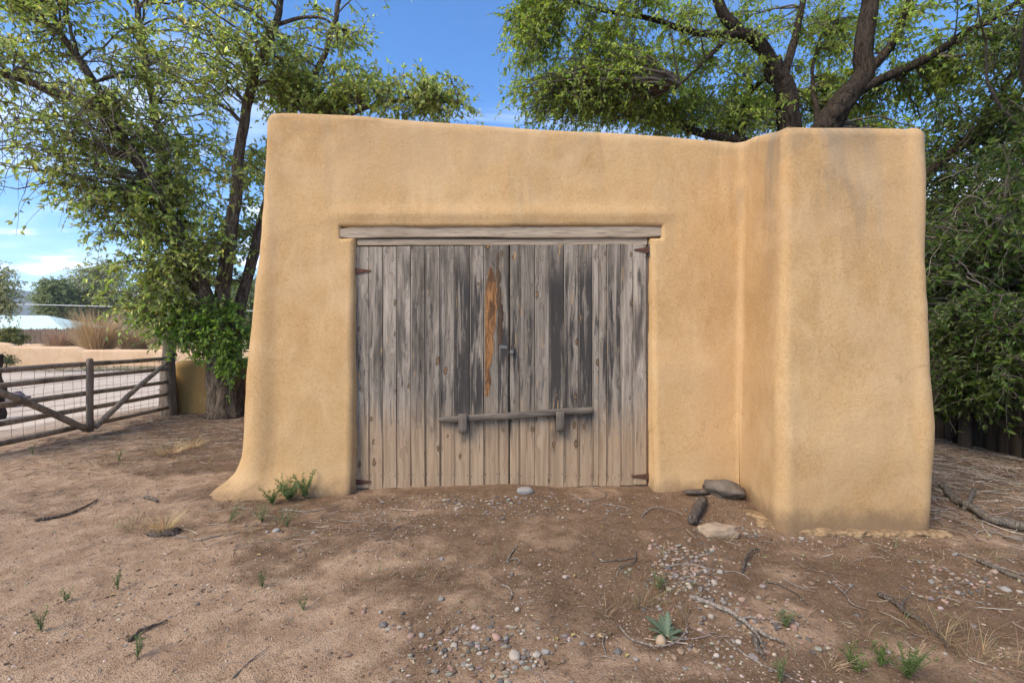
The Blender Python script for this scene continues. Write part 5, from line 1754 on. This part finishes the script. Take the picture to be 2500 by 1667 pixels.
FEATH = [(.150, .215, .085), (.195, .260, .110), (.110, .170, .065)]
sprig('feathery_shrub', 704, 1222, .16, 26, .16, FEATH, 'feathery dark green shrub at the foot of the adobe wall', 'shrub', 1, .022, 55)
sprig('weed', 744, 1216, .22, 8, .10, FEATH, 'upright feathery shoot of the green shrub on its right', 'weed', 2, .024, 70)
sprig('weed', 664, 1230, .12, 14, .10, GRN, 'low grey-green weed left of the feathery shrub', 'weed', 3, .02, 30)
for q_, (px, py, h, st, sp_, lab) in enumerate([
        (640, 1275, .13, 10, .10, 'green weed among pebbles below the shrub'), (700, 1285, .12, 8, .10, 'green weed just below the feathery shrub'), (560, 1275, .10, 7, .12, 'pale weed left of the pebbles below the shrub'),
        (287, 1440, .09, 4, .03, 'small green sprig on open sand at left'), (640, 1435, .09, 4, .03, 'small green sprig on brown soil left of centre'), (100, 1540, .09, 5, .035, 'small green sprig near the left edge'),
        (160, 1470, .07, 4, .03, 'green sprig on sand above the left edge sprig'), (335, 1605, .09, 4, .03, 'lone green sprig near the lower left stick'), (740, 1490, .06, 3, .03, 'tiny green sprig at left of centre foreground'),
        (1920, 1530, .07, 9, .05, 'small green weed right of the pale branch'), (2090, 1640, .10, 12, .07, 'bright green weed at the bottom right'), (2150, 1625, .08, 9, .06, 'bright green weed right of the bottom weed'),
        (2215, 1655, .12, 24, .10, 'largest bright green weed at the bottom right'), (1905, 1665, .10, 6, .04, 'green shoot at the bottom edge right of centre'), (80, 1110, .12, 6, .06, 'green weed in front of the gate bottom rail'),
        (290, 1125, .12, 6, .06, 'pale green weed between gate and adobe foot'), (1610, 1440, .08, 8, .05, 'green weed in the stone spill above the thistle')]):
    sprig('weed', px, py, h, st, sp_, [(.17, .21, .09), (.14, .18, .07), (.21, .24, .12)] if q_ not in (10, 11, 12) else [(.13, .19, .055), (.16, .22, .07), (.10, .155, .045)], lab, 'weed', 10 + q_, .017, 20)

# thistle rosette
tp = G(1630, 1556)
th = thing('thistle', tp, 'grey-green spiny thistle rosette among the pebbles', 'thistle')
rs = np.random.default_rng(91)
for q_, (ang, L, el) in enumerate([(2.5, .135, .75), (1.25, .125, 1.05), (2.0, .09, .9), (.35, .085, .35), (-.4, .075, .25), (3.4, .08, .3), (-1.4, .06, .4), (.8, .075, .6), (1.7, .11, .95), (2.9, .10, .5), (.1, .09, .6)]):
    m = 13
    t = np.linspace(0, 1, m)
    d2 = np.array((math.cos(ang), math.sin(ang)))
    mid = np.column_stack((d2[0] * L * t * math.cos(el * .8), d2[1] * L * t * math.cos(el * .8), L * (np.sin(el) * t - .25 * t ** 2) + .004))
    sd = np.array((-d2[1], d2[0], 0))
    w = .0165 * np.sin(np.clip(t * .93 + .07, 0, 1) * math.pi) ** .7 * np.where(np.arange(m) % 2 == 0, .65, 1.25) * (L / .12)
    w[-1] = .0005
    up = np.array((0, 0, 1))
    Lf = mid + sd * w[:, None] + up * (w * .35)[:, None] + np.column_stack((d2[0] * w * .4, d2[1] * w * .4, 0 * w))
    Rt = mid - sd * w[:, None] + up * (w * .35)[:, None] + np.column_stack((d2[0] * w * .4, d2[1] * w * .4, 0 * w))
    V = np.stack((Lf, mid, Rt), 1).reshape(-1, 3)
    k = np.arange(m - 1)[:, None] * 3
    Q = np.concatenate((k + np.array([[0, 1, 4, 3]]), k + np.array([[1, 2, 5, 4]])))
    cc = np.tile(np.array([(.085, .120, .070), (.15, .19, .12), (.085, .120, .070)]), (m, 1)) * rs.uniform(.85, 1.1)
    MB().add(V, Q, None, cc).build('leaf', M_BLADE, th, smooth=False)
th.scale = (.86, .86, .86)
V, _, T = rock(5.5, (.024, .020, .024), .2)
pp = G(1614, 1572)
tag(MB().add(V, None, T).build('stone', M_STONE, color=(.36, .255, .16), loc=(pp[0], pp[1], pp[2] + .012)), 'tan rounded stone touching the thistle', 'stone')

# ------------------------------------------------------------------ air
HZ = 270.0
V = np.array([(x, y, z) for z in (-6.0, HZ) for (x, y) in ((-4600, -600), (4600, -600), (4600, 2100), (-4600, 2100))], float)
hz = MB().add(V, [[3, 2, 1, 0], [4, 5, 6, 7], [0, 1, 5, 4], [1, 2, 6, 5], [2, 3, 7, 6], [3, 0, 4, 7]])
m, nt, out = new_mat('air')
pv = node(nt, 'ShaderNodeVolumePrincipled', None, Density=.00028)
pv.inputs['Color'].default_value = (.80, .88, 1.0, 1)
nt.links.new(pv.outputs[0], out.inputs['Volume'])
hz = hz.build('haze', m, smooth=False)
tag(hz, 'thin bluish haze over the valley', kind='stuff')
